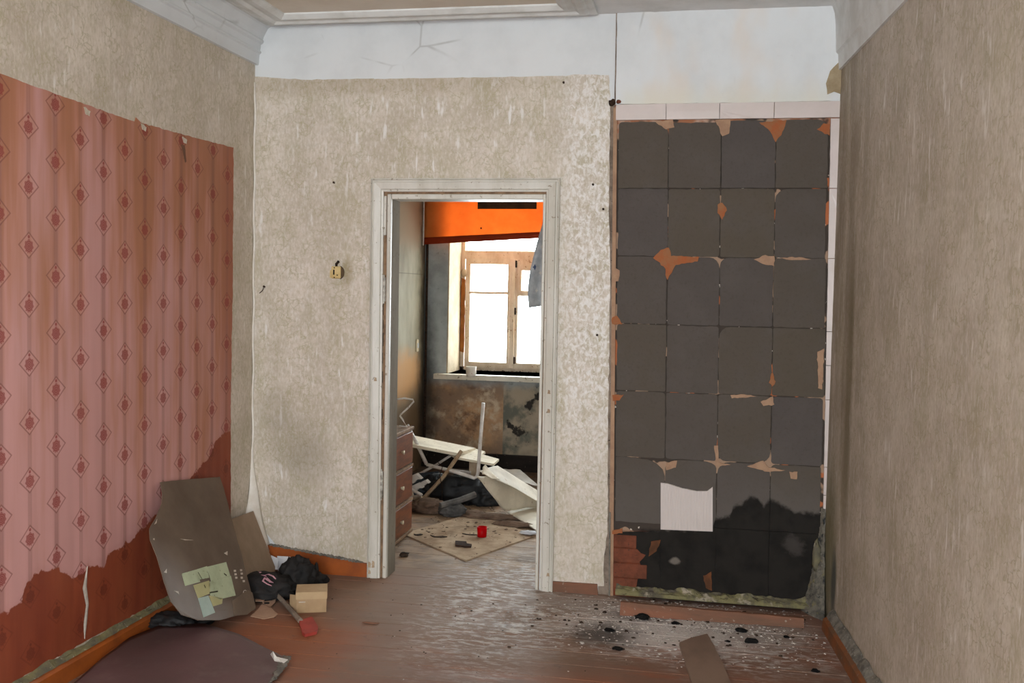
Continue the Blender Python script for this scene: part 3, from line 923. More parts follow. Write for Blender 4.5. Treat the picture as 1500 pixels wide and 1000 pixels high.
mb = MB()
mb.prism([(0.03, -0.020, 0.0), (0.655, -0.020, 0.0), (0.655, -0.020, 0.071), (0.40, -0.020, 0.098), (0.10, -0.020, 0.134), (0.03, -0.020, 0.150)], (0, 0.0195, 0))
b_ = mb.build('baseboard_back', M['base_orange'], kind='structure')
mb = MB()
random.seed(3)
for k in range(26):
    x = 0.12 + k * 0.02
    z = 0.142 - 0.115 * x
    v_, f_ = lump_data((x, -0.016, z + 0.006), (0.016, 0.008, 0.006 + 0.006 * random.random()), k, 1, 0.4)
    mb.add(v_, f_)
mb.build('plaster_crumbs', M['rubble'], b_, kind='stuff')
MB().prism([(1.635, -0.018, 0.0), (1.865, -0.018, 0.0), (1.86, -0.018, 0.052), (1.635, -0.018, 0.05)], (0, 0.0175, 0)).build('baseboard_back', M['base_red'], kind='structure')
# right skirting
pr = []
v = []
for yy in (-3.6, -0.28):
    for (dx, z) in ((0.0, 0.0), (0.050, 0.0), (0.046, 0.05), (0.03, 0.062), (0.0, 0.062)):
        v.append((rx(yy) - dx, yy, z))
bbr = obj('baseboard_right', v, [(j, (j + 1) % 5, 5 + (j + 1) % 5, 5 + j) for j in range(5)] + [(0, 1, 2, 3, 4), (5, 6, 7, 8, 9)], M['base_dull'], kind='structure')
v, f = [], []
for i in range(51):
    yy = -2.4 + i * 0.0424
    r1 = mnoise.noise(Vector((yy * 11, 4, 2))); r2 = mnoise.noise(Vector((yy * 27, 9, 2)))
    v += [(rx(yy) - .003, yy, 0.055), (rx(yy) - 0.032 - .004 * r2, yy, 0.062), (rx(yy) - 0.02, yy, 0.082 + 0.01 * r1), (rx(yy) - .003, yy, 0.098 + .012 * r1 + .006 * r2)]
for i in range(50):
    for j in range(3):
        a = i * 4 + j
        f.append((a, a + 1, a + 5, a + 4))
obj('plaster_crumbs', v, f, M['rubble'], bbr, False, 'stuff')

# ------------------------------------------------------------------ doorway
door = bpy.data.objects.new('door_1', None); COL.objects.link(door); door.location = (1.14, 0, 0); ABS[door.name] = Vector((1.14, 0, 0)); door['kind'] = 'structure'
DX0, DX1, DZ = 0.652, 1.628, 2.068      # outside of the casing
CW = 0.066


def casing_profile(d):                   # d 0..1 across, from outside to inside -> depth in front of wall
    return [(0, 0.0), (0, -0.026), (0.10, -0.030), (0.16, -0.022), (0.24, -0.022), (0.30, -0.030), (0.62, -0.026), (0.80, -0.024), (0.86, -0.018), (1.0, -0.016), (1.0, 0.0)]


def casing(path, mat, lean=0.0):
    pf = casing_profile(0)
    v = []
    for (x, z, ix, iz) in path:
        for (d, yy) in pf:
            v.append((x + ix * d * CW, yy, z + iz * d * CW))
    n_ = len(pf)
    f = []
    for k in range(len(path) - 1):
        for j in range(n_ - 1):
            a, b = k * n_ + j, (k + 1) * n_ + j
            f.append((a, a + 1, b + 1, b))
    f.append(tuple(range(n_))); f.append(tuple(range((len(path) - 1) * n_, len(path) * n_)))
    return obj('casing', v, f, mat, door)


casing([(DX0 + .006, 0.0, 1, 0), (DX0, DZ, 1, -1)], M['door_paint'])
casing([(DX0, DZ, 1, -1), (DX1, DZ, -1, -1)], M['door_paint'])
casing([(DX1 + .008, 0.0, -1, 0), (DX1, DZ, -1, -1)], M['door_paint'])
# rebate and inner lining
box('rebate', 0.716, 0.737, -0.002, 0.012, 0.0, 2.004, M['chest_edge'], door)
box('rebate', 1.556, 1.564, -0.002, 0.012, 0.0, 2.004, M['chest_edge'], door)
box('rebate', 0.735, 1.556, -0.002, 0.012, 1.986, 2.004, M['chest_edge'], door)
box('jamb', 0.736, 0.760, 0.012, 0.135, 0.0, 1.990, M['jamb_paint'], door, 0.002)
box('jamb_stop', 0.738, 0.758, -0.014, 0.012, 0.0, 1.990, M['door_paint'], door, 0.003)
box('jamb', 1.545, 1.560, -0.012, 0.135, 0.0, 1.990, M['door_paint'], door, 0.003)
box('head', 0.760, 1.545, -0.012, 0.135, 1.964, 1.990, M['door_paint'], door, 0.003)
for z0, z1, m in ((1.44, 1.565, 'hinge'), (0.42, 0.56, 'hinge'), (1.78, 1.98, 'door_paint')):
    h = box('hinge' if m == 'hinge' else 'filler_strip', 0.719, 0.733, -0.014, 0.004, z0, z1, M[m], door, 0.002)
    if m == 'hinge':
        MB().tube([(0.726, -0.016, z0 - .01), (0.726, -0.016, z1 + .012)], 0.005, 8).build('hinge_pin', M['hinge'], h)
random.seed(11)
for k, z in enumerate((0.70, 0.83, 1.02, 1.12, 1.21, 1.30, 1.37)):
    box('paint_loss_gap', 0.717, 0.722 + .003 * random.random(), -0.0045, -0.001, z, z + 0.03 + 0.05 * random.random(), M['gap'], door)
for k in range(9):
    x = random.choice([DX0 + .02, DX0 + .04, DX1 - .03, DX1 - .015]); z = random.uniform(0.02, 0.08) if k < 6 else random.uniform(.2, 1.8)
    plate('paint_loss_gap', jag([(x - .008, -0.031, z), (x + .008, -0.031, z), (x + .006, -0.031, z + .016), (x - .004, -0.031, z + .02)], .006, .004, k), (0, .002, 0), M['hardboard'], door)
# edge board between paper and stove
MB().prism([(sx(1.884, 2.41), -0.012, 2.41), (sx(1.902, 2.41), -0.012, 2.41), (sx(1.902, 0) + .002, -0.012, 0.0), (sx(1.884, 0), -0.012, 0.0)], (0, 0.012, 0)).build('trim_4', M['patch_pale'], kind='structure')
MB().prism([(sx(1.882, 0.5), -0.02, 0.42), (sx(1.89, 0.5), -0.02, 0.42), (sx(1.89, 0), -0.02, 0.0), (sx(1.882, 0), -0.02, 0.0)], (0, 0.010, 0)).build('trim_5', M['rubble'], kind='structure')
MB().prism([(1.864, -0.0012, 2.43), (1.8865, -0.0012, 2.43), (1.925, -0.0012, 0.0), (1.864, -0.0012, 0.0)], (0, 0.001, 0)).build('paint_loss_gap', M['strip_dull'], wall_back)  # dull grey brown strip in the gap beside the wallpaper edge

# ------------------------------------------------------------------ stove wall: mortar beds left by fallen tiles
CXS = [1.902, 2.153, 2.403, 2.655, 2.900]
ROWZ = [2.345, 2.018, 1.690, 1.358, 1.028, 0.700, 0.374, 0.012]
# corner radii  (tl, tr, br, bl)
RAD = {(0, 0): (.03, .08, .02, .01), (1, 0): (.015, .045, .015, .02), (2, 0): (.06, .10, .012, .012), (3, 0): (.075, .06, .01, .01),
       (0, 1): (.02, .035, .05, .02), (1, 1): (.035, .03, .04, .05), (2, 1): (.03, .04, .03, .03), (3, 1): (.06, .01, .01, .05),
       (0, 2): (.03, .09, .02, .03), (1, 2): (.09, .06, .03, .03), (2, 2): (.06, .05, .03, .02), (3, 2): (.05, .02, .015, .03),
       (0, 3): (.03, .02, .02, .02), (1, 3): (.02, .03, .015, .01), (2, 3): (.07, .03, .04, .03), (3, 3): (.03, .01, .02, .03),
       (0, 4): (.04, .05, .03, .01), (1, 4): (.02, .04, .04, .03), (2, 4): (.04, .05, .06, .06), (3, 4): (.05, .03, .03, .05),
       (0, 5): (.02, .14, .01, .01), (1, 5): (.07, .08, .02, .02), (2, 5): (.06, .06, .01, .01), (3, 5): (.05, .02, .01, .01),
       (1, 6): (.01, .01, .02, .02), (2, 6): (.01, .01, .02, .01), (3, 6): (.01, .02, .06, .01)}
random.seed(21)
for row in range(7):
    for c_ in range(4):
        if (c_, row) not in RAD: continue
        x0, x1, z1, z0 = CXS[c_], CXS[c_ + 1], ROWZ[row], ROWZ[row + 1]
        g = 0.002
        x0 += g * random.uniform(.2, 1.6); x1 -= g * random.uniform(.2, 1.6); z0 += g * random.uniform(.2, 1.5); z1 -= g * random.uniform(.2, 1.5)
        if row == 0: z1 -= random.choice([0.004, 0.01, 0.002])
        if c_ == 0: x0 += 0.008
        if c_ == 3: x1 -= random.choice([0.0, 0.01, 0.004])
        tl, tr, br, bl = [r_ * (0.45 + (0.5 if r_ > .055 else 0)) * random.uniform(.7, 1.1) for r_ in RAD[(c_, row)]]
        pts = []
        for (cx, cz, r_, a0) in ((x1, z1, tr, 0), (x0, z1, tl, 1), (x0, z0, bl, 2), (x1, z0, br, 3)):
            sgx = (1, -1, -1, 1)[a0]; sgz = (1, 1, -1, -1)[a0]
            ox, oz = cx - sgx * r_, cz - sgz * r_ * random.uniform(.7, 1.2) * (0.6 if r_ > .07 else 1)
            rz = abs(cz - oz)
            for k in range(5):
                a = math.radians(a0 * 90 + k * 22.5)
                pts.append((ox + math.cos(a) * r_, -0.010, oz + math.sin(a) * rz))
        q = jag(pts, 0.022, 0.0032, c_ * 11 + row)
        for p in q:
            p.x = sx(p.x, p.z); p.y = -0.010 - 0.0
        dep = random.uniform(0.006, 0.012)
        MB().prism([Vector((p.x, -dep, p.z)) for p in q], (0, dep - 0.0005, 0)).build('mortar_bed', M['mortar'], wall_stove)
# broken bed in the lowest row on the left, bricks beside it
q = jag([bk(903, 779), bk(966, 778), bk(967, 866), bk(942, 867), bk(931, 862), bk(934, 848), bk(943, 838), bk(937, 822), bk(946, 812), bk(926, 800), bk(908, 793)], 0.02, 0.006, 77)
plate('mortar_bed', flat(q, 1, -0.008), (0, 0.0075, 0), M['mortar'], wall_stove)
zz = [0.020, 0.092, 0.168, 0.243, 0.312]
for k in range(4):
    xr = [2.065, 2.105, 2.10, 2.05][k]
    MB().box(1.915, xr, -0.007 - 0.003 * (k % 2), -0.0003, zz[k] + .002, zz[k + 1] - .002, 0.003).build('brick', M['brick'], wall_stove)
# clay showing at the crossings
def clay(pts, m, y=-0.0125):
    plate('clay_patch', flat(jag([bk(*p) for p in pts], 0.012, 0.006, pts[0][0]), 1, y), (0, 0.004 - y * 0 + .004, 0), M[m], wall_stove)


clay([(1112, 180), (1152, 176), (1148, 190), (1136, 209), (1128, 193)], 'patch_orange')
clay([(1048, 176), (1070, 175), (1068, 196), (1058, 200)], 'patch_pale')
clay([(960, 177), (986, 176), (988, 187), (976, 190)], 'patch_pale')
clay([(1196, 190), (1206, 181), (1215, 182), (1215, 199)], 'patch_orange')
clay([(957, 378), (968, 366), (980, 363), (983, 375), (1024, 376), (1022, 383), (990, 388), (978, 410), (972, 390)], 'patch_orange')
clay([(1051, 300), (1058, 297), (1065, 308), (1058, 322), (1051, 312)], 'patch_orange')
clay([(1104, 380), (1118, 374), (1134, 375), (1134, 390), (1122, 388)], 'patch_pale')
clay([(1140, 379), (1160, 376), (1188, 380), (1160, 381)], 'patch_pale')
clay([(1126, 560), (1131, 544), (1136, 558), (1131, 566)], 'patch_orange')
clay([(1070, 578), (1090, 577), (1108, 580), (1072, 583)], 'patch_pale')
clay([(1114, 588), (1132, 580), (1134, 592), (1118, 594)], 'patch_pale')
clay([(1046, 652), (1052, 652), (1053, 676), (1070, 680), (1048, 682)], 'patch_pale')
clay([(1094, 682), (1118, 674), (1126, 684), (1150, 688), (1124, 690)], 'patch_pale')
clay([(1156, 690), (1168, 690), (1167, 701), (1158, 700)], 'patch_pale')
clay([(976, 677), (992, 674), (990, 684), (976, 688)], 'patch_pale')
clay([(897, 578), (914, 577), (908, 586), (898, 587)], 'patch_orange')
clay([(897, 465), (904, 462), (912, 475), (897, 474)], 'patch_orange')
clay([(1197, 515), (1207, 510), (1204, 570), (1198, 568)], 'patch_pale')
clay([(900, 392), (908, 396), (906, 412), (900, 412)], 'patch_pale')
clay([(1030, 842), (1042, 836), (1043, 864), (1034, 860)], 'patch_dim')
clay([(954, 792), (968, 790), (962, 806), (950, 814)], 'patch_dim')
clay([(897, 776), (912, 773), (912, 780), (897, 781)], 'patch_orange')
# pale tiles still in place
def pale_tile(x0, x1, z0, z1, seed, m='tile', y=-0.017):
    q = [Vector((sx(a, b), y, b)) for a, b in ((x0, z0), (x1, z0), (x1, z1), (x0, z1))]
    return plate('tile', jag(q, 0.03, 0.0012, seed), (0, -y - .0005, 0), M[m], wall_stove)


ex = [1.896, 2.139, 2.392, 2.645, 2.945]
for k in range(4):
    pale_tile(ex[k] + .0012, ex[k + 1] - .0012, 2.349, 2.424, k)
zs = [2.345, 2.018, 1.690, 1.345, 1.185, 1.022, 0.70, 0.565, 0.38]
for k in range(8):
    pale_tile(2.903, 2.952, zs[k + 1] + .0015, zs[k] - .0015, 20 + k)
q = [bk(968, 706), bk(978, 707), bk(1000, 714), bk(1020, 718), bk(1036, 718), bk(1044, 712), bk(1044, 777), bk(968, 774)]
plate('tile', flat(q, 1, -0.019), (0, 0.018, 0), M['tile_rib'], wall_stove)['label'] = 'one pale ribbed tile with a broken top edge'

# rotten strip, fallen plank and rubble along the foot of the stove
n = NT('mouldy_strip', 0.95, 0.1)
c = n.mix(n.step(.38, .6, n.noise(9, 5, .65)), (92, 86, 76), (128, 122, 88))
c = n.mix(n.step(.55, .66, n.noise(13, 5, .65, n.vec((1, 1, 1), (7, 3, 3)))), c, (164, 154, 136))
c = n.mix(n.step(.6, .7, n.noise(17, 5, .65, n.vec((1, 1, 1), (2, 8, 3)))), c, (60, 52, 44))
n.color(c); n.bump(n.noise(70, 5, .7), .7, .006)
def moss_fn(u, v):
    x = 1.955 + u * 0.95
    nn = mnoise.noise(Vector((x * 11, v * 3, 4))) + .8 * mnoise.noise(Vector((x * 34, v * 5, 9)))
    zt = 0.052 + 0.016 * nn
    return Vector((x, -0.003 - v * 0.062 - (.006 * nn if 0 < v < 1 else 0), zt * (1 - v) ** .7 + 0.022 * v + (0.016 * abs(nn) * math.sin(v * 3.1)) ))
o = grid_sheet('insulation_strip', moss_fn, 130, 7, 0.002, n.m, None, False)
o['kind'] = 'stuff'
tag(o, 'mouldy yellow green wadding along the foot of the dark stove wall', 'insulation')
p0, p1 = fl(908, 892, 0.03), fl(1178, 914, 0.02)
d = (p1 - p0).normalized()
nrm = Vector((d.y, -d.x, 0))
q = [p0 + Vector((0, 0, .018)), p1 + Vector((0, 0, .012)), p1 + nrm * 0.022 + Vector((0, 0, -0.018)), p0 + nrm * 0.022 + Vector((0, 0, -0.029))]
pts = jag([p0 + Vector((0, 0.03, .025)), p1 + Vector((0, .02, .02)), Vector((p1.x, p1.y, 0.001)), Vector((p0.x, p0.y, 0.001))], 0.04, 0.003, 4)
o = MB().prism(pts, (0, 0.02, 0)).build('skirting_plank', M['base_red'])
tag(o, 'loose red brown skirting plank lying along the foot of the stove wall', 'plank')
def rub(u, v):
    z = 0.001 + v * 0.50
    w = 0.014 + 0.062 * (1 - v) ** 1.8
    a = u * math.pi / 2
    nn = mnoise.noise(Vector((u * 2.5, v * 16, 3))) + .7 * mnoise.noise(Vector((u * 7, v * 40, 8)))
    d = w * (1 - 0.55 * math.sin(2 * a)) + 0.016 * nn * math.sin(2 * a)
    cx_ = rx(-0.03) - 0.004
    zt = z + (0.012 * nn if 0 < v < 1 else 0)
    return Vector((cx_ - w * 1.25 * math.cos(a) ** 1.6 - .004 * nn, -0.004 - w * 2.0 * math.sin(a) ** 1.6 - .008 * abs(nn), max(zt, 0.001)))
n = NT('grey_corner_rubble', 0.9, 0.15)
c = n.mix(n.step(.35, .65, n.noise(16, 6, .7)), (128, 122, 110), (84, 82, 76))
c = n.mix(n.step(.55, .7, n.noise(12, 4, .6, n.vec((1, 1, 1), (3, 3, 3)))), c, (138, 128, 82))
c = n.mix(n.step(.58, .66, n.noise(20, 5, .6, n.vec((1, 1, 1), (6, 1, 3)))), c, (54, 56, 56))
n.color(c); n.bump(n.noise(60, 5, .7), .8, .008)
o = grid_sheet('plaster_rubble', rub, 10, 46, 0.002, n.m, None, False)
o['kind'] = 'stuff'
tag(o, 'grey crumbled plaster heaped in the right corner beside the stove wall', 'rubble')
q = lump('insulation_wad', tuple(bk(1196, 815, -0.03)), (0.02, 0.02, 0.075), 6, M['moss'], sub=3, amp=0.5)
tag(q, 'tuft of yellow wadding stuck to the right edge of the stove wall', 'insulation')

# ------------------------------------------------------------------ crumbs and lumps on the floor of the near room
def crumbs(name, mat, count, cx, cy, rx_, ry_, smin, smax, label, seed, parent=None):
    random.seed(seed)
    mb = MB()
    for k in range(count):
        a = random.gauss(cx, rx_); b = random.gauss(cy, ry_)
        if b > -0.03 and not (0.8 < a < 1.5): b = -0.05 - abs(b)
        if a > rx(b) - .07 or a < 0.06: continue
        s_ = smin + (smax - smin) * random.random() ** 3
        ang = random.random() * 6.28
        h = s_ * random.uniform(.2, .6)
        n_ = random.choice((3, 4, 5))
        ring = [(a + math.cos(ang + j * 6.283 / n_) * s_ * random.uniform(.6, 1.2), b + math.sin(ang + j * 6.283 / n_) * s_ * random.uniform(.6, 1.2)) for j in range(n_)]
        v_ = [(x, y_, 0.0) for x, y_ in ring] + [(a + (x - a) * .75, b + (y_ - b) * .75, h * random.uniform(.6, 1.2)) for x, y_ in ring]
        f_ = [tuple(range(n_)), tuple(range(n_, 2 * n_))] + [(j, (j + 1) % n_, n_ + (j + 1) % n_, n_ + j) for j in range(n_)]
        mb.add(v_, f_)
    o = mb.build(name, mat, kind='stuff')
    return tag(o, label, 'debris')


crumbs('plaster_crumbs', M['crumb'], 3800, 2.28, -0.36, 0.33, 0.20, 0.001, 0.0085, 'white plaster crumbs strewn over the floor before the stove wall', 1)
crumbs('paint_flakes', M['crumb'], 260, 1.45, -0.35, 0.22, 0.42, 0.0015, 0.007, 'pale flakes scattered on the worn floor before the doorway', 2)
crumbs('burnt_chips', M['chip_dark'], 320, 2.25, -0.42, 0.40, 0.24, 0.002, 0.013, 'small burnt chips scattered on the floor before the stove wall', 3)
crumbs('dark_grit', M['chip_dark'], 160, 1.0, -0.7, 0.5, 0.5, 0.0015, 0.006, 'dark grit on the bare floor in the middle of the room', 4)

coals = [(924, 889, .040, 'largest flat black lump lying nearest the stove plank on the left'), (905, 952, .022, 'black upright coal lump on the pale dust left of the loose plank'), (940, 906, .036, 'long crumbly black lump just below the flat one'),
         (1085, 925, .026, 'black lump on the floor behind the right edge of the loose plank'), (1100, 941, .030, 'black elongated lump right of the loose plank'), (1152, 934, .015, 'small black lump by itself before the right corner'),
         (1195, 984, .018, 'curled black scrap on bare floor near the right baseboard'), (990, 914, .020, 'thin black sliver between plank and stove wall'), (1066, 940, .012, 'tiny black lump touching the far right side of the loose plank'), (893, 925, .024, 'crumbly black lump in the soot stain on the floor')]
for k, (px, py, s_, lab) in enumerate(coals):
    c_ = fl(px, py)
    o = lump('charcoal_lump', (c_.x, c_.y, s_ * .28), (s_, s_ * .5, s_ * .42), 60 + k, M['char'], sub=2, amp=0.6, floor=0.0005, smooth=False)
    tag(o, lab, 'charcoal', 'charcoal lumps on the floor')

q = [fl(995, 941, .012), fl(1012, 934, .012), fl(1036, 928, .012), fl(1052, 958, .012), fl(1082, 1024, .012), fl(1020, 1030, .012), fl(1009, 985, .012)]
o = plate('loose_plank', flat(jag(q, .05, .004, 3), 2, 0.0135), (0, 0, -0.0125), dirty('brown_scuffed_board', (136, 112, 96), (118, 96, 82), .7, 5, .3, .2, None, (1, .5, 1)))
tag(o, 'short brown plank lying loose on the floor at the bottom edge', 'plank')
o = lump('wood_sliver', tuple(fl(543, 912, .004)), (0.045, 0.006, 0.004), 8, M['base_red'], sub=2, amp=.3, floor=.0005)
tag(o, 'thin reddish wood sliver on the floor in front of the doorway', 'splinter')

# ------------------------------------------------------------------ dark warped linoleum sheet bottom left
hz = {}
def lino_pt(px, py, z): return fl(px, py, z)
edge_far = [(60, 1040), (112, 1000), (150, 968), (190, 940), (235, 921), (300, 918), (350, 931), (390, 950), (424, 967)]
edge_near = [(40, 1120), (90, 1110), (140, 1105), (180, 1100), (230, 1095), (290, 1090), (330, 1060), (370, 1030), (398, 1000)]
def lino_fn(u, v):
    k = u * (len(edge_far) - 1); i_ = min(int(k), len(edge_far) - 2); t_ = k - i_
    a = [edge_far[i_][j] * (1 - t_) + edge_far[i_ + 1][j] * t_ for j in (0, 1)]
    b = [edge_near[i_][j] * (1 - t_) + edge_near[i_ + 1][j] * t_ for j in (0, 1)]
    A, B = fl(a[0], a[1], 0.012), fl(b[0], b[1], 0.012)
    p = A.lerp(B, v)
    hump = 0.035 * math.sin(math.pi * min(1, u * 1.05)) * (0.55 + 0.45 * math.cos(v * 3.0))
    edge = 0.006 * mnoise.noise(Vector((u * 18, v * 9, 3))) + (0.012 * mnoise.noise(Vector((u * 40, v * 30, 1))) if u > .9 else 0)
    q = fl(a[0], a[1], 0.012 + hump) if v < 1e-6 else p + Vector((0, 0, hump))
    return q + Vector((0, 0, abs(edge) * .6))
o = grid_sheet('linoleum_sheet', lino_fn, 40, 20, 0.003, M['lino_dark'])
tag(o, 'large dark purple brown linoleum sheet lying warped along the left wall', 'linoleum')
grid_sheet('torn_lining', lambda u, v: lino_fn(1 - (1 - u) * (0.035 + 0.03 * mnoise.noise(Vector((v * 9, 3, 1)))), v * .9) + Vector((0.010 * u + 0.012 * u * mnoise.noise(Vector((u * 9, v * 17, 5))), 0.0, 0.004 + 0.012 * u * max(0, 1 - v * 3) + 0.004 * mnoise.noise(Vector((v * 21, u * 8, 2))))), 5, 30, 0.0012, M['rubble'], o)
plate('torn_lining', [fl(396, 958, .03), fl(400, 954, .055), fl(405, 962, .035), fl(422, 966, .03), fl(416, 971, .02), fl(402, 968, .02)], (0, 0, .0015), M['lino_grey'], o)

# ------------------------------------------------------------------ translucent film sheet leaning on the left wall
pa, pb, pc = Vector((0.022, -0.954, 0.64)), Vector((0.022, -0.381, 0.559)), Vector((0.352, -0.678, 0.002))
fn_ = (pb - pa).cross(pc - pa).normalized()
if fn_.x < 0: fn_ = -fn_
F = lambda px, py, o_=0.0: onp(px, py, pa + fn_ * o_, fn_)
film_t = thing('film_sheet', (0.352, -0.68, 0), 'dusty brown see-through sheet with pale green paper leaning on the pink left wall', 'plastic sheet')
outl = [(235, 706), (262, 703), (300, 700), (322, 698), (328, 715), (340, 762), (356, 820), (372, 882), (374, 893), (352, 897), (345, 902), (322, 908), (290, 908), (266, 900), (250, 880), (240, 850), (230, 815), (220, 790), (219, 774), (230, 755), (237, 737), (238, 722)]
plate('film', jag([F(*p) for p in outl], 0.03, 0.0015, 4), -fn_ * 0.003, M['film'], film_t)
pieces = [([(266, 840), (287, 834), (292, 846), (293, 852), (271, 858)], 'green_card'), ([(287, 834), (303, 829), (306, 846), (291, 849)], 'green_card'), ([(303, 830), (331, 823), (337, 843), (309, 851)], 'green_card'), ([(309, 851), (338, 843), (345, 872), (320, 878)], 'green_card'),
          ([(283, 857), (306, 850), (310, 868), (290, 876)], 'yellow_card'), ([(290, 876), (305, 872), (315, 897), (298, 904)], 'blue_card'), ([(306, 872), (326, 876), (325, 884), (312, 888)], 'yellow_card'), ([(306, 852), (312, 850), (320, 877), (308, 872)], 'green_card')]
for pts, m in pieces:
    plate('paper_piece', [F(p[0], p[1], 0.001) for p in pts], fn_ * 0.0012, M[m], film_t)
for (a, b, w) in (((299, 857), (301, 861), 1.2), ((307, 868), (319, 866), 1.0), ((328, 840), (332, 843), 1.0), ((290, 838), (296, 848), .6)):
    p, q = F(*a, .0028), F(*b, .0028); w = w * .0035
    plate('ink_mark', [p + Vector((0, 0, w)), q + Vector((0, 0, w)), q - Vector((0, 0, w)), p - Vector((0, 0, w))], fn_ * .0008, M['ink'], film_t)
for (a, b, c_) in (((226, 768), (230, 760), (229, 766)), ((264, 789), (271, 791), (283, 791)), ((328, 810), (333, 807), (333, 813)), ((240, 838), (244, 833), (244, 839)), ((255, 865), (261, 866), (262, 870)), ((224, 789), (226, 788), (226, 791))):
    plate('white_sparkle_mark', [F(*a, .001), F(*b, .001), F(*c_, .001)], fn_ * .0012, M['pale_mark'], film_t)  # white sparkles of reflection on the film, laid on as flat pieces
for (x, y_) in ((344, 836), (345, 841), (346, 846), (353, 835), (354, 840), (354, 846), (357, 851)):
    plate('hole', [F(x - 1.6, y_ - 1.5, .001), F(x + 1.4, y_ - 1.5, .001), F(x + 1.6, y_ + 1.2, .001), F(x - 1.3, y_ + 1.4, .001)], fn_ * .0012, M['pale_mark'], film_t)
MB().tube([F(359 + 2.6 * math.cos(k / 10 * 6.2832), 868 + 4 * math.sin(k / 10 * 6.2832), .001) for k in range(11)], 0.0016, 5).build('ring_mark', M['pale_mark'], film_t)
# lower right flap of fibreboard glued on the film
plate('backing_board', [F(340, 880, .001), F(362, 864, .001), F(369, 868, .001), F(374, 890, .001), F(362, 900, .001), F(343, 902, .001)], fn_ * 0.003, M['film_board'], film_t)

# grey brown board in the corner
qa, qb, qc = Vector((0.075, -0.30, 0.345)), Vector((0.045, -0.05, 0.31)), Vector((0.19, -0.11, 0.004))
gn = (qb - qa).cross(qc - qa).normalized()
G = lambda px, py: onp(px, py, qa, gn)
o = plate('fibreboard_panel', [G(331, 763), G(352, 755), G(371, 748), G(386, 787), G(403, 830), G(402, 842), G(372, 856), G(356, 842)], gn * (0.005 if gn.x < 0 else -0.005), M['card_grey'])
tag(o, 'small grey brown fibreboard panel leaning in the left back corner', 'board')

# black bag, ribbon, papers, box, scraps, shovel
mb = MB()
v_, f_ = lump_data(tuple(fl(386, 860, 0.045)), (0.14, 0.10, 0.065), 3, 4, 0.45, 3.5, 0.001, True); mb.add(v_, f_)
v_, f_ = lump_data(tuple(fl(436, 850, 0.045)), (0.085, 0.08, 0.105), 5, 4, 0.5, 3.5, 0.001, True); mb.add(v_, f_)
v_, f_ = lump_data(tuple(fl(462, 848, 0.03)), (0.06, 0.05, 0.03), 8, 3, 0.5, 3.5, 0.001, True); mb.add(v_, f_)
t0 = fl(463, 850, 0.03)
v_, f_ = lump_data((t0.x, t0.y, 0.06), (0.014, 0.012, 0.06), 12, 2, 0.3); mb.add(v_, f_)
mb_bag = mb
o = mb.build('black_bag', M['dark_bag'], smooth=True)
tag(o, 'crumpled black bag slumped in the left back corner behind the cardboard box', 'bag')
from mathutils.bvhtree import BVHTree
bag_bvh = BVHTree.FromPolygons([v for v in mb_bag.v], [tuple(f) for f in mb_bag.f])
def on_bag(px, py):
    d = ray(px, py).normalized()
    h = bag_bvh.ray_cast(CAM, d)
    return (h[0] - d * 0.006) if h[0] is not None else None
def bag_line(pts):
    out = [on_bag(*p) for p in pts]
    return [p for p in out if p is not None]
mb = MB()
ctr = bag_line([(360, 828), (368, 830), (374, 834), (380, 838), (386, 843), (391, 848), (396, 852), (400, 853)])
def strip(ctr, w, up=Vector((0, 0, 1))):
    v = []
    for i_, p in enumerate(ctr):
        t_ = (ctr[min(i_ + 1, len(ctr) - 1)] - ctr[max(i_ - 1, 0)]).normalized()
        sd = t_.cross(up).normalized() * w
        v += [p - sd, p + sd, p + sd + up * .002, p - sd + up * .002]
    f = []
    for i_ in range(len(ctr) - 1):
        for j in range(4):
            f.append((i_ * 4 + j, i_ * 4 + (j + 1) % 4, i_ * 4 + 4 + (j + 1) % 4, i_ * 4 + 4 + j))
    f += [(0, 1, 2, 3), tuple(len(v) - 4 + j for j in range(4))]
    return v, f
mb.add(*strip(ctr, 0.008))
mb.add(*strip(bag_line([(387, 843), (393, 841), (400, 844), (404, 848)]), .005))
mb.add(*strip(bag_line([(388, 846), (385, 851), (391, 855), (398, 858)]), .004))
o = mb.build('pink_ribbon', M['pink_ribbon'])
tag(o, 'pink ribbon lying across the black bag', 'ribbon')
k0 = fl(408, 836, 0.0)
o = plate('paper_sheet', [bk(397, 813, -.06), bk(408, 818, -.065), bk(407, 834, -.08), bk(395, 834, -.08)], (0, 0.0015, 0), M['paper'])
tag(o, 'narrow white paper slip behind the black bag beside the fibreboard panel', 'paper')
o = plate('paper_sheet', [bk(406, 814, -.05), bk(425, 815, -.05), bk(424, 826, -.06), bk(407, 836, -.06)], (0, 0.0015, 0), M['paper'])
tag(o, 'white paper sheet standing behind the black bag against the baseboard', 'paper')
# box
fL, fR = fl(434, 898), fl(478, 896.5)
bt = thing('cardboard_box', (fL + fR) / 2, 'small closed tan cardboard box on the floor before the black bag', 'box')
dx = (fR - fL); L_ = dx.length; dx.normalize(); dy = Vector((-dx.y, dx.x, 0)); H_ = 0.098; D_ = 0.125
def bxp(u, v, w): return fL + dx * u + dy * v + Vector((0, 0, w))
def obox(name, u0, u1, v0, v1, w0, w1, mat, par):
    v = [bxp(u, vv__, w) for u in (u0, u1) for vv__ in (v0, v1) for w in (w0, w1)]
    return obj(name, v, [(0, 1, 3, 2), (4, 6, 7, 5), (0, 4, 5, 1), (2, 3, 7, 6), (0, 2, 6, 4), (1, 5, 7, 3)], mat, par)
obox('body', 0, L_, 0, D_, 0.001, H_ - .002, M['card'], bt)
obox('lid', -.003, L_ + .003, -.003, D_ + .003, H_ * .66, H_, M['card_pale'], bt)
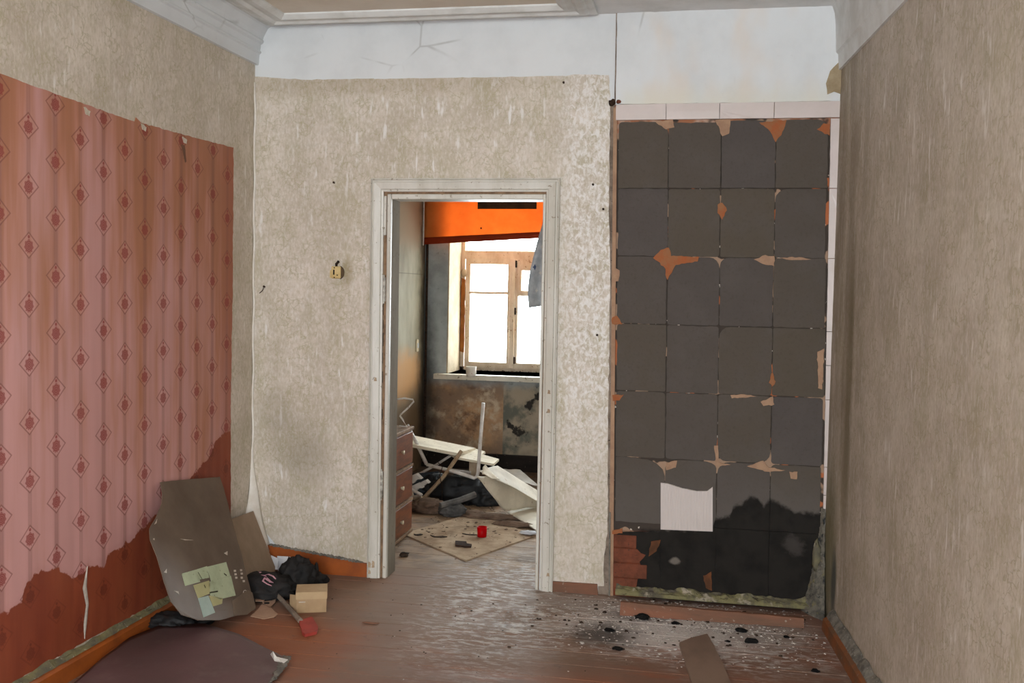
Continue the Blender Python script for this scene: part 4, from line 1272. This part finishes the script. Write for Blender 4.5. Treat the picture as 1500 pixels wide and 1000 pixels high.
obox('tape', L_ * .08, L_ * .30, -.0045, -.003, H_ * .52, H_ * .56, M['pale_mark'], bt)
obj('flap', [bxp(-.001, .0, .01), bxp(-.03, .05, .02), bxp(-.03, .05, .075), bxp(-.001, 0, .085), bxp(-.003, .002, .01), bxp(-.032, .052, .02), bxp(-.032, .052, .075), bxp(-.003, .002, .085)], [(0, 1, 2, 3), (4, 7, 6, 5), (0, 4, 5, 1), (1, 5, 6, 2), (2, 6, 7, 3), (3, 7, 4, 0)], M['card_pale'], bt)
for lab, pts, z, m in (('pinkish card scrap with a notch beside the leaning sheet', [(368, 858), (376, 858), (396, 867), (386, 880), (374, 880), (372, 868)], .02, 'card_scrap'),
                  ('pointed pinkish card scrap lying flat nearest the red shovel', [(367, 902), (378, 892), (384, 884), (396, 889), (407, 899), (402, 903), (386, 906)], .004, 'card_scrap'),
                  ('small torn card scrap with a dark hole between two larger scraps', [(384, 882), (392, 872), (406, 872), (403, 882), (396, 888)], .012, 'card_scrap')):
    o = plate('card_scrap', flat(jag([fl(*p, z) for p in pts], .02, .002, pts[0][1]), 2, z), (0, 0, -0.0025), M[m])
    tag(o, lab, 'cardboard', 'card scraps by the leaning sheet')
    last = o
lump('dark_hole', tuple(fl(391, 883, .014)), (0.013, 0.010, 0.004), 4, M['black'], last, sub=2, amp=.4)
sh = thing('toy_shovel', fl(452, 917), 'small shovel with a red blade and grey handle lying before the cardboard box', 'shovel')
MB().tube([fl(403, 868, .035), fl(418, 884, .022), fl(440, 909, .014)], 0.010, 8, 0.012).build('handle', M['shovel_grey'], sh)
q = [fl(438, 909, .012), fl(457, 903, .012), fl(466, 918, .012), fl(464, 925, .012), fl(447, 929, .012), fl(443, 926, .012)]
plate('blade', flat(q, 2, 0.014), (0, 0, -0.0135), M['shovel_red'], sh)
mb = MB()
v_, f_ = lump_data((0.11, -1.02, 0.035), (0.10, 0.075, 0.04), 33, 4, 0.45, 3.5, 0.001, True); mb.add(v_, f_)
v_, f_ = lump_data((0.16, -0.90, 0.02), (0.08, 0.06, 0.025), 35, 3, 0.45, 3.5, 0.001, True); mb.add(v_, f_)
o = mb.build('black_rag', M['black_plastic'], smooth=True)
tag(o, 'black plastic scrap tucked under the leaning sheet beside the left baseboard', 'bag')

# ------------------------------------------------------------------ wall socket, nails
st = thing('wall_socket', bk(494, 408, -0.003), 'broken yellowed switch base with a cable stub left of the doorway', 'switch')
a, b = bk(487, 390, -.003), bk(502, 408, -.003)
MB().box(a.x, b.x - .006, -0.022, -0.003, b.z, a.z, 0.004).build('base', M['sock'], st)
mb = MB()
cx, cz = (a.x + b.x) / 2 + .008, (a.z + b.z) / 2
mb.prism([(cx + 0.030 * math.cos(math.radians(t_)), -0.015, cz + 0.036 * math.sin(math.radians(t_))) for t_ in range(-70, 75, 14)], (0, 0.012, 0))
mb.build('housing', M['sock_dark'], st)
box('slot', a.x + .012, a.x + .019, -0.0235, -0.021, cz - .012, cz + .014, M['black'], st)
for dxs, dzs in ((.018, .024), (.018, -.026), (.034, -.014)):
    box('screw', a.x + dxs - .003, a.x + dxs + .003, -0.0235, -0.021, cz + dzs - .003, cz + dzs + .003, M['rust'], st)
box('side_plate', a.x - .008, a.x + .004, -0.018, -0.003, b.z + .004, cz + .012, M['sock'], st)
MB().tube([(cx - .012, -0.010, a.z - .005), (cx - .012, -0.012, a.z + .012), (cx + .002, -0.016, a.z + .026)], 0.007, 8).build('cable', M['rust'], st)
for px, py, lab in ((490, 268, 'small dark nail in the wallpaper high left of the doorway'), (869, 271, 'dark nail in the wallpaper right of the door casing top'), (884, 307, 'small nail near the upright crack above the others'), (875, 491, 'lower dark nail in the pearly wallpaper right of the doorway'), (826, 122, 'nail just under the white frieze near the crack'), (388, 420, 'bent nail low in the left paper near the room corner')):
    p = bk(px, py, -.003)
    mb = MB().tube([p, p + Vector((0, -0.012, 0.002))], 0.0035, 6)
    mb.tube([p + Vector((0, -0.012, .002)), p + Vector((0, -0.014, .002))], 0.006, 6)
    if px == 388: mb.tube([p + Vector((0, -.012, 0)), p + Vector((-.008, -.012, -.02)), p + Vector((-.026, -.01, -.034))], .002, 5)
    tag(mb.build('nail', M['rust']), lab, 'nail', 'nails in the back wall')
# dark blot with clay at the top of the crack
lump('clay_patch', tuple(bk(897, 150, -.008)), (0.018, 0.008, 0.016), 5, M['rust'], wall_back, sub=2, amp=.5)
lump('clay_patch', tuple(bk(906, 149, -.016)), (0.012, 0.006, 0.010), 6, M['brick'], wall_stove, sub=2, amp=.5)

# ------------------------------------------------------------------ far room: window
WY = 3.72
win = bpy.data.objects.new('window_1', None); COL.objects.link(win); wl = Vector(((FARW[0] + FARW[1]) / 2, WY, FARW[2])); win.location = wl; ABS[win.name] = wl; win['kind'] = 'structure'
x0, x1, z0, z1 = FARW
MB().box(x0, x0 + .045, WY - .02, WY + .08, z0, z1).box(x1 - .045, x1, WY - .02, WY + .08, z0, z1).box(x0, x1, WY - .02, WY + .08, z0, z0 + .03).box(x0, x1, WY - .02, WY + .08, z1 - .04, z1).build('frame', M['win_paint'], win)
box('transom', x0 + .045, x1 - .045, WY - .025, WY + .08, 1.780, 1.855, M['win_paint'], win, .004)
# left sash
def sash(a, b, c, d, st_, rail, mun, parent, fort=None):
    s_ = MB().box(a, a + st_, WY - .035, WY + .01, c, d).box(b - st_, b, WY - .035, WY + .01, c, d).box(a + st_, b - st_, WY - .035, WY + .01, c, c + rail).box(a + st_, b - st_, WY - .035, WY + .01, d - rail, d).build('sash', M['win_paint'], parent)
    box('muntin', a + st_, b - st_, WY - .033, WY + .005, mun - .011, mun + .011, M['win_paint'], s_)
    box('pane', a + st_, b - st_, WY - .016, WY - .012, c + rail, mun - .011, M['glass'], s_)
    box('pane', a + st_, b - st_, WY - .016, WY - .012, mun + .011, d - rail, M['glass'], s_)
    if fort:
        MB().box(a + st_, a + st_ + .03, WY - .045, WY - .017, mun + .011, d - rail).box(a + st_ + .29, a + st_ + .32, WY - .045, WY - .017, mun + .011, d - rail).box(a + st_ + .03, a + st_ + .29, WY - .045, WY - .017, d - rail - .05, d - rail).box(a + st_ + .03, a + st_ + .29, WY - .045, WY - .017, mun + .011, mun + .035).build('vent_frame', M['win_paint'], s_)
    return s_
sash(0.255, 0.675, 0.825, 1.785, 0.042, 0.05, 1.485, win)
sash(0.685, 1.165, 0.825, 1.785, 0.042, 0.05, 1.475, win, True)
box('mullion', 0.655, 0.70, WY - .05, WY - .036, 0.83, 1.785, M['win_paint'], win, .003)
for z in (0.87, 1.30, 1.71):
    box('hinge', 0.702, 0.714, WY - .052, WY - .036, z, z + .06, M['rust'], win)
box('pane', x0 + .045, x1 - .045, WY + .02, WY + .024, 1.855, z1 - .04, M['glass'], win)
sl = MB().box(x0 + .003, x1 - .003, FARY - .02, WY - .022, 0.765, 0.80).box(0.115, 1.33, FARY - .10, FARY - .001, 0.758, 0.80).build('windowsill', M['sill'], win)
# reveal plaster
box('reveal', x0, x0 + .012, FARY - .001, WY - .022, 0.80, z1, M['reveal'], win)
box('reveal', x1 - .012, x1, FARY - .001, WY - .022, 0.80, z1, M['reveal'], win)
box('reveal', x0 + .012, x1 - .012, FARY - .001, WY - .022, z1 - .012, z1, M['reveal'], win)
plate('filler_strip', jag([(0.216, WY - .046, 0.965), (0.250, WY - .046, 0.955), (0.252, WY - .046, 1.60), (0.220, WY - .046, 1.61)], .04, .005, 3), (0, 0.026, 0), M['foam'], win)
lump('filler_strip', (0.24, WY - .04, 1.66), (.03, .012, .035), 3, M['reveal'], win, sub=2, amp=.5)
# grit on the sill, cup
random.seed(4)
mb = MB()
for k in range(60):
    s_ = random.uniform(.003, .010)
    v_, f_ = lump_data((random.uniform(.24, 1.15), random.uniform(WY - .10, WY - .045), 0.801 + s_ * .4), (s_, s_, s_ * .6), k, 1, .5, floor=.8003)
    mb.add(v_, f_)
tag(mb.build('sill_grit', M['rust'], kind='stuff'), 'dark grit along the back of the far windowsill', 'debris')
c_ = on(690, 552, 2, 0.802)
o = MB().lathe((c_.x, c_.y, 0.8015), [(0, 0), (.036, 0), (.040, .02), (.044, .085), (.041, .087), (.037, .03), (0, .012)], 18).build('white_pot', dirty('white_speckled_plastic', (232, 226, 216), (218, 206, 190), .5, 14, .4, 0, (190, 120, 90)), smooth=True)
tag(o, 'small white pot on the windowsill at its left end', 'pot')

# ------------------------------------------------------------------ pelmet, curtain
pt_ = thing('orange_pelmet', (0.8, 3.19, 1.87), 'orange fabric pelmet stretched across the top of the far window', 'pelmet')
PY = 3.19
def pel(u, v):
    x = -0.002 + u * 1.7
    zb = 1.885 + 0.062 * u * 1.7
    z = zb + v * (2.46 - zb)
    return Vector((x + .01, PY + 0.006 * math.sin(u * 23) * (1 - v) + .004 * math.sin(u * 51 + v * 3), z))
grid_sheet('fabric', pel, 48, 8, 0.0015, M['orange_cloth'], pt_)
grid_sheet('hem', lambda u, v: pel(u, v * .10 - .01) + Vector((0, -.004, 0)), 48, 2, 0.003, M['orange_hem'], pt_)
box('rail', 0.0, 1.8, PY - .02, 3.279, 2.46, 2.50, M['win_paint'], pt_)
MB().tube([(0.008, PY - .003, 1.872), (0.008, PY - .003, 2.46)], .006, 8).build('edge_rod', M['white_tube'], pt_)
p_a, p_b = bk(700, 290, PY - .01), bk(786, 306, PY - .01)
MB().prism([(p_a.x, PY - .012, 2.42), (p_a.x, PY - .012, bk(700, 306, PY - .01).z), (p_b.x, PY - .012, p_b.z), (p_b.x, PY - .012, 2.42)], (0, .003, 0)).build('patch', M['brown_rect'], pt_)  # dark brown rectangle set in front of the orange fabric
box('hook', bk(705, 334, PY).x - .006, bk(705, 334, PY).x + .006, PY - .012, PY - .004, bk(705, 334, PY).z - .008, bk(705, 334, PY).z + .006, M['rust'], pt_)
ct = thing('curtain', (1.25, 3.09, 1.36), 'grey blue patterned curtain hanging torn at the right of the far window', 'curtain')
CY = 3.09
lefts = [(2.47, 1.16), (2.10, 1.042), (1.95, 0.998), (1.80, 0.960), (1.66, 0.930), (1.55, 0.918), (1.45, 0.919), (1.372, 0.928)]
def cur(u, v):
    z = 2.46 + (1.372 - 2.46) * v
    for (za, xa), (zb, xb) in zip(lefts, lefts[1:]):
        if zb <= z <= za:
            t_ = (za - z) / (za - zb); xl = xa + (xb - xa) * t_; break
    else: xl = lefts[-1][1]
    x = xl + u * (1.62 - xl)
    zz_ = z + (0.018 * u * 6 * v if u < .2 else 0.02 * v * math.sin(u * 12))
    return Vector((x, CY + 0.022 * math.sin(u * 26 + v * 1.2) * (.3 + v * .7), zz_))
MB().tube([(1.12, CY, 2.465), (2.6, CY, 2.465)], .010, 8).build('rod', M['white_tube'], ct)
MB().tube([(1.75, CY, 2.465), (1.75, FARY - .001, 2.465)], .008, 8).build('bracket', M['white_tube'], ct)
grid_sheet('cloth', cur, 60, 24, 0.0012, M['curtain'], ct)
random.seed(8)
for k, (u, v) in enumerate([(.10, .40), (.17, .46), (.08, .55), (.05, .70), (.19, .60), (.14, .75), (.16, .33), (.22, .52), (.11, .88)]):
    p = cur(u, v) + Vector((0, -.006, 0)); s_ = .018 if k != 3 else .026
    plate('motif', [p + Vector((s_ * q[0], 0, s_ * q[1])) for q in ((0, 1), (.3, .3), (.8, 0), (.3, -.3), (0, -1), (-.3, -.3), (-.8, 0), (-.3, .3))], (0, .001, 0), M['curtain_blue'] if k == 3 else M['lino_grey'], ct)

# far baseboard, pipe, switch
box('baseboard_far', 0.0, 3.0, FARY - .03, FARY - .001, 0.0, 0.135, M['charred'], kind='structure')
MB().tube([(0.022, FARY - .02, 0.0), (0.022, FARY - .02, CZ - .01)], .011, 8).build('trim_6', M['rust'], kind='structure')
s2 = thing('wall_switch', (0.001, 3.055, 0.99), 'narrow pale switch plate on the far left wall near the corner', 'switch')
box('plate', 0.0005, 0.012, 3.03, 3.08, 0.99, 1.092, M['knob'], s2, .003)
box('rocker', 0.012, 0.017, 3.042, 3.068, 1.02, 1.06, M['paper'], s2, .002)

# ------------------------------------------------------------------ far room: chest, wire, folding table, sheets, heap
ch = thing('chest_of_drawers', (0.40, 0.70, 0), 'reddish brown chest of three drawers just inside the doorway on the left', 'chest')
cx0, cx1, cy0, cy1, chz = 0.18, 0.592, 0.36, 0.965, 0.665
box('carcass', cx0, cx1, cy0, cy1, 0.03, chz - .02, M['chest'], ch, .002)
box('top', cx0 - .01, cx1 + .016, cy0 - .01, cy1 + .008, chz - .02, chz, M['chest_edge'], ch, .003)
box('plinth', cx0, cx1 + .004, cy0 + .02, cy1 - .01, 0.0, 0.03, M['chest_edge'], ch)
dz_ = [(0.035, 0.205), (0.235, 0.415), (0.445, 0.635)]
for a, b in dz_:
    d_ = box('drawer', cx1, cx1 + .012, cy0 + .012, cy1 - .006, a, b, M['chest'], ch, .002)
    for yy in (0.50, 0.725):
        MB().tube([(cx1 + .012, yy, (a + b) / 2), (cx1 + .022, yy, (a + b) / 2), (cx1 + .030, yy, (a + b) / 2)], .006, 10, .013).build('knob', M['knob'], d_, True)
    box('rail', cx1, cx1 + .016, cy0, cy1, a - .022, a - .008, M['chest_edge'], ch)
wy = 0.90
wp = [bk(578, 585, wy), bk(592, 583, wy), bk(605, 585, wy), bk(606, 588, wy), bk(598, 597, wy), bk(587, 607, wy), bk(586, 609, wy), bk(590, 615, wy), bk(596, 626, wy - .02)]
w0 = wp[-1].copy(); w0.z = chz + .007
wp[-1] = w0
wp.append(w0 + Vector((-.05, .01, 0)))
o = MB().tube(wp, 0.0055, 7).build('bent_wire', M['white_tube'])
tag(o, 'bent white wire frame resting on top of the brown chest', 'wire')

ft = thing('folding_table', (0.75, 2.05, 0), 'collapsed folding table with pale boards and white tube legs amid the far room rubbish', 'table')
TY = 1.95
T = lambda px, py, y_=TY: bk(px, py, y_)
def poly_plate(name, pts, thick, mat, par):
    return plate(name, pts, Vector((0, 0, -thick)), mat, par)
poly_plate('tabletop', [T(598, 636, 2.15), T(697, 656, 2.25), T(669, 663, 1.95), T(601, 650, 1.85)], 0.022, M['board_pale'], ft)
poly_plate('tabletop', [T(660, 664, 2.02), T(697, 657, 2.27), T(711, 661, 2.27), T(706, 665, 2.15), T(731, 672, 2.15), T(723, 679, 1.97), T(668, 669, 1.97)], 0.016, M['board_pale'], ft)
MB().tube([T(708, 590, 1.88), T(704, 640, 1.88), T(700.5, 690, 1.88), T(699, 697, 1.88), T(695, 700, 1.88), T(670, 692, 1.88), T(625, 680, 1.90)], 0.013, 10).build('tube_frame', M['white_tube'], ft, True)
MB().tube([T(596, 622, 1.90), T(610, 648, 1.90), T(625, 680, 1.90)], 0.013, 10).build('tube_frame', M['white_tube'], ft, True)
MB().tube([T(676, 660, 1.95), T(650, 698, 1.86), T(617, 733, 1.80)], 0.014, 8).build('cross_leg', M['tube_brown'], ft)
MB().tube([T(620, 729, 1.80), T(614, 736, 1.80)], 0.018, 8).build('foot_cap', M['knob'], ft)
MB().tube([T(603, 700, 2.1), T(640, 680, 2.1), T(660, 667, 2.1)], 0.010, 8).build('tube_frame', M['white_tube'], ft)
MB().tube([T(655, 688, 2.1), T(690, 692, 2.1)], 0.011, 8).build('brace', M['white_tube'], ft)
box('support_leg', T(694, 690, 2.12).x - .03, T(694, 690, 2.12).x + .02, 2.10, 2.13, 0.0, T(694, 668, 2.12).z, M['hardboard'], ft)
o = MB().tube([T(640, 675, 1.85), T(648, 684, 1.85), T(644, 696, 1.83), T(648, 715, 1.8), T(647, 731, 1.78)], 0.003, 6).build('cable', M['rust'])
tag(o, 'thin cable dangling from the collapsed folding table', 'cable')

def sheet(name, quad, zs_, mat, label, cat, nu=14, nv=14, wave=0.01, thick=.004, seed=0):
    Q = [fl(px, py, z) for (px, py), z in zip(quad, zs_)]
    def fn(u, v):
        p = (Q[0].lerp(Q[1], u)).lerp(Q[3].lerp(Q[2], u), v)
        return p + Vector((0, 0, wave * mnoise.noise(Vector((u * 3 + seed, v * 3, seed))) + wave * .6 * math.sin(u * 4 + v * 2)))
    o = grid_sheet(name, fn, nu, nv, thick, mat)
    return tag(o, label, cat)
# main cream sheet sloping down from the table to the floor
sheet('linoleum_sheet', [(702, 690), (728, 681), (800, 726), (800, 742)], (0.36, 0.36, 0.07, 0.05), M['lino'], 'narrow far edge strip of cream linoleum sloping from the table boards', 'linoleum', wave=.008, seed=1)
sheet('linoleum_sheet', [(697, 697), (745, 700), (800, 738), (738, 749)], (0.34, 0.26, 0.04, 0.05), M['lino'], 'large cream linoleum sheet sloping from the table down to the floor', 'linoleum', wave=.012, seed=2)
sheet('linoleum_sheet', [(742, 750), (802, 735), (806, 792), (778, 772)], (0.03, 0.03, 0.012, 0.012), M['lino'], 'cream linoleum piece on the floor nearest the right door jamb', 'linoleum', wave=.004, seed=3)
sheet('plastic_sheet', [(730, 688), (762, 688), (790, 712), (760, 706)], (0.10, 0.10, 0.06, 0.08), M['lino_grey'], 'grey white flat sheet behind the cream linoleum', 'sheet', wave=.004, seed=4)
sheet('linoleum_sheet', [(708, 683), (714, 684), (732, 702), (706, 696)], (0.40, 0.40, 0.33, 0.37), M['board_pale'], 'small curled cream flap under the table boards', 'linoleum', wave=.012, seed=5, nu=8, nv=8)

mb = MB()
for c_, r_, s_ in (((672, 722, .06), (.20, .13, .12), 2), ((640, 716, .06), (.11, .10, .10), 4), ((708, 727, .05), (.13, .11, .09), 6)):
    v_, f_ = lump_data(tuple(fl(*c_)), r_, s_, 4, .4, 3.2, 0.001, True); mb.add(v_, f_)
o = mb.build('black_bin_bag', M['black_plastic'], smooth=True)
tag(o, 'heap of black plastic bags under the collapsed folding table', 'bag')
o = lump('grey_cloth', tuple(fl(662, 747, .035)), (.085, .07, .045), 9, M['grey_cloth'], sub=4, amp=.45, floor=.001, ridge=True, freq=3.5)
tag(o, 'crumpled grey cloth on the floor before the black bags', 'cloth')
o = MB().tube([fl(645, 740, .08), fl(672, 733, .10), fl(696, 724, .13)], .020, 8, .022).build('grey_bar', M['grey_cloth'])
tag(o, 'dusty grey bar lying across the black bags', 'bar')
o = lump('dark_rag', tuple(fl(628, 742, .03)), (.12, .10, .05), 14, M['brown_rag'], sub=4, amp=.45, floor=.001, ridge=True, freq=3.0)
tag(o, 'dark brown dusty rag heap beside the chest of drawers', 'cloth')
for k, (px, py, z, s_) in enumerate(((607, 702, .25, .05), (610, 715, .2, .045), (622, 708, .22, .03))):
    c_ = bk(px, py, 1.75)
    plate('plastic_shard', [c_ + Vector((s_ * a, 0, s_ * b)) for a, b in ((-1, .2), (.2, .8), (1, .1), (.3, .0), (-.2, -.6))], (.01, .02, .006), M['lino_grey']).update_tag()
    o = bpy.context.scene.collection.objects[-1]
    tag(o, ('white bent shard on the heap nearest the chest', 'lower white shard on the heap by the chest', 'small white shard right of the other two')[k], 'shard', 'white shards on the heap')
o = plate('plastic_tray', [bk(600, 694, 2.06), bk(642, 690, 2.10), bk(646, 714, 2.0), bk(606, 724, 1.94)], (.004, .01, -.006), M['dark_blue'])
tag(o, 'dark blue grey plastic tray propped on the heap beside the chest', 'tray')
o = MB().tube([bk(600, 715, 1.75), bk(618, 725, 1.72)], .011, 8).build('white_rod', M['white_tube'])
tag(o, 'short white rod poking from the heap beside the chest', 'rod')

# hardboard panel on the floor inside the doorway and what lies on it
P1, P2, P3 = fl(683, 822), fl(785, 785), fl(590, 783)
P4 = P2 + P3 - P1
o = plate('hardboard_panel', flat(jag([P1, P2, P4, P3], .06, .004, 2), 2, 0.0075), (0, 0, -0.0072), M['hardboard'])
tag(o, 'square dusty hardboard panel lying on the floor inside the doorway', 'board')
c_ = fl(706, 786, .0076)
o = MB().lathe((c_.x, c_.y, 0.0076), [(0, 0), (.026, 0), (.028, .004), (.031, .062), (.0285, .062), (.026, .008), (0, .006)], 24).build('red_cup', M['red_glass'], smooth=True)
tag(o, 'small red translucent cup standing on the hardboard panel', 'cup')
q = [fl(667, 800, .0085), fl(667, 794, .0085), fl(683, 795, .0085), (fl(684, 798, .0085)), fl(691, 799, .0085), fl(690, 802, .0085), fl(682, 802, .0085)]
o = plate('rusty_fitting', flat(q, 2, .019), (0, 0, -.011), M['rust'])
tag(o, 'dark rusty metal fitting on the hardboard panel left of the red cup', 'fitting')
o = lump('white_scrap', tuple(fl(775, 780, .02)), (.055, .03, .012), 5, M['paper'], sub=3, amp=.5, floor=.008)
tag(o, 'bright white crumpled scrap at the right corner of the hardboard panel', 'paper')
def chip(px, py, w, h, lab, k):
    c_ = fl(px, py, .0076)
    pts = [c_ + Vector((w * a, h * b, 0)) for a, b in ((-1, .6), (-.3, -.2), (.4, .5), (1, .2), (.4, -.8), (-.4, -.7))]
    o = plate('bark_chip', flat(jag(pts, .015, .006, k), 2, .0125), (0, 0, -.0045), M['chip_dark'])
    tag(o, lab, 'chip', 'dark chips on the hardboard panel')
chip(642, 786, .055, .03, 'dark curled chip on the hardboard left of the rusty fitting', 1)
chip(688, 783, .05, .014, 'thin dark chip on the hardboard just left of the red cup', 2)
chip(612, 783, .03, .03, 'dark chip on the hardboard nearest the chest', 3)
# dusty brown rags across the back of the panel
for k, (px, py, a, b, lab) in enumerate(((722, 757, .20, .06, 'flattened brown rag behind the red cup'), (752, 768, .12, .04, 'narrow brown rag along the edge of the cream linoleum'), (690, 752, .10, .05, 'small brown rag before the black bags'))):
    o = lump('brown_rag', tuple(fl(px, py, .012)), (a, b, .020), 50 + k, M['brown_rag'], sub=4, amp=.4, floor=.008, ridge=True, freq=4)
    tag(o, lab, 'rag', 'brown rags behind the panel')
random.seed(31)
mb = MB()
for k in range(420):
    a, b = random.uniform(.62, 1.5), random.gauss(1.55, .45)
    if b < .35 or b > 3.15: continue
    s_ = .003 + .009 * random.random() ** 3
    v_, f_ = lump_data((a, b, .008), (s_, s_, s_ * .35), k, 1, .5, floor=.0005)
    mb.add(v_, f_)
tag(mb.build('rubble_bits', M['brown_rag'], kind='stuff'), 'brown rubble bits strewn over the far room floor', 'debris')
lump_ = lump('dark_lump', tuple(fl(592, 812, .01)), (.03, .025, .012), 9, M['chip_dark'], sub=2, amp=.5, floor=.0005)
tag(lump_, 'dark clump on the floor beside the left door jamb', 'clump')
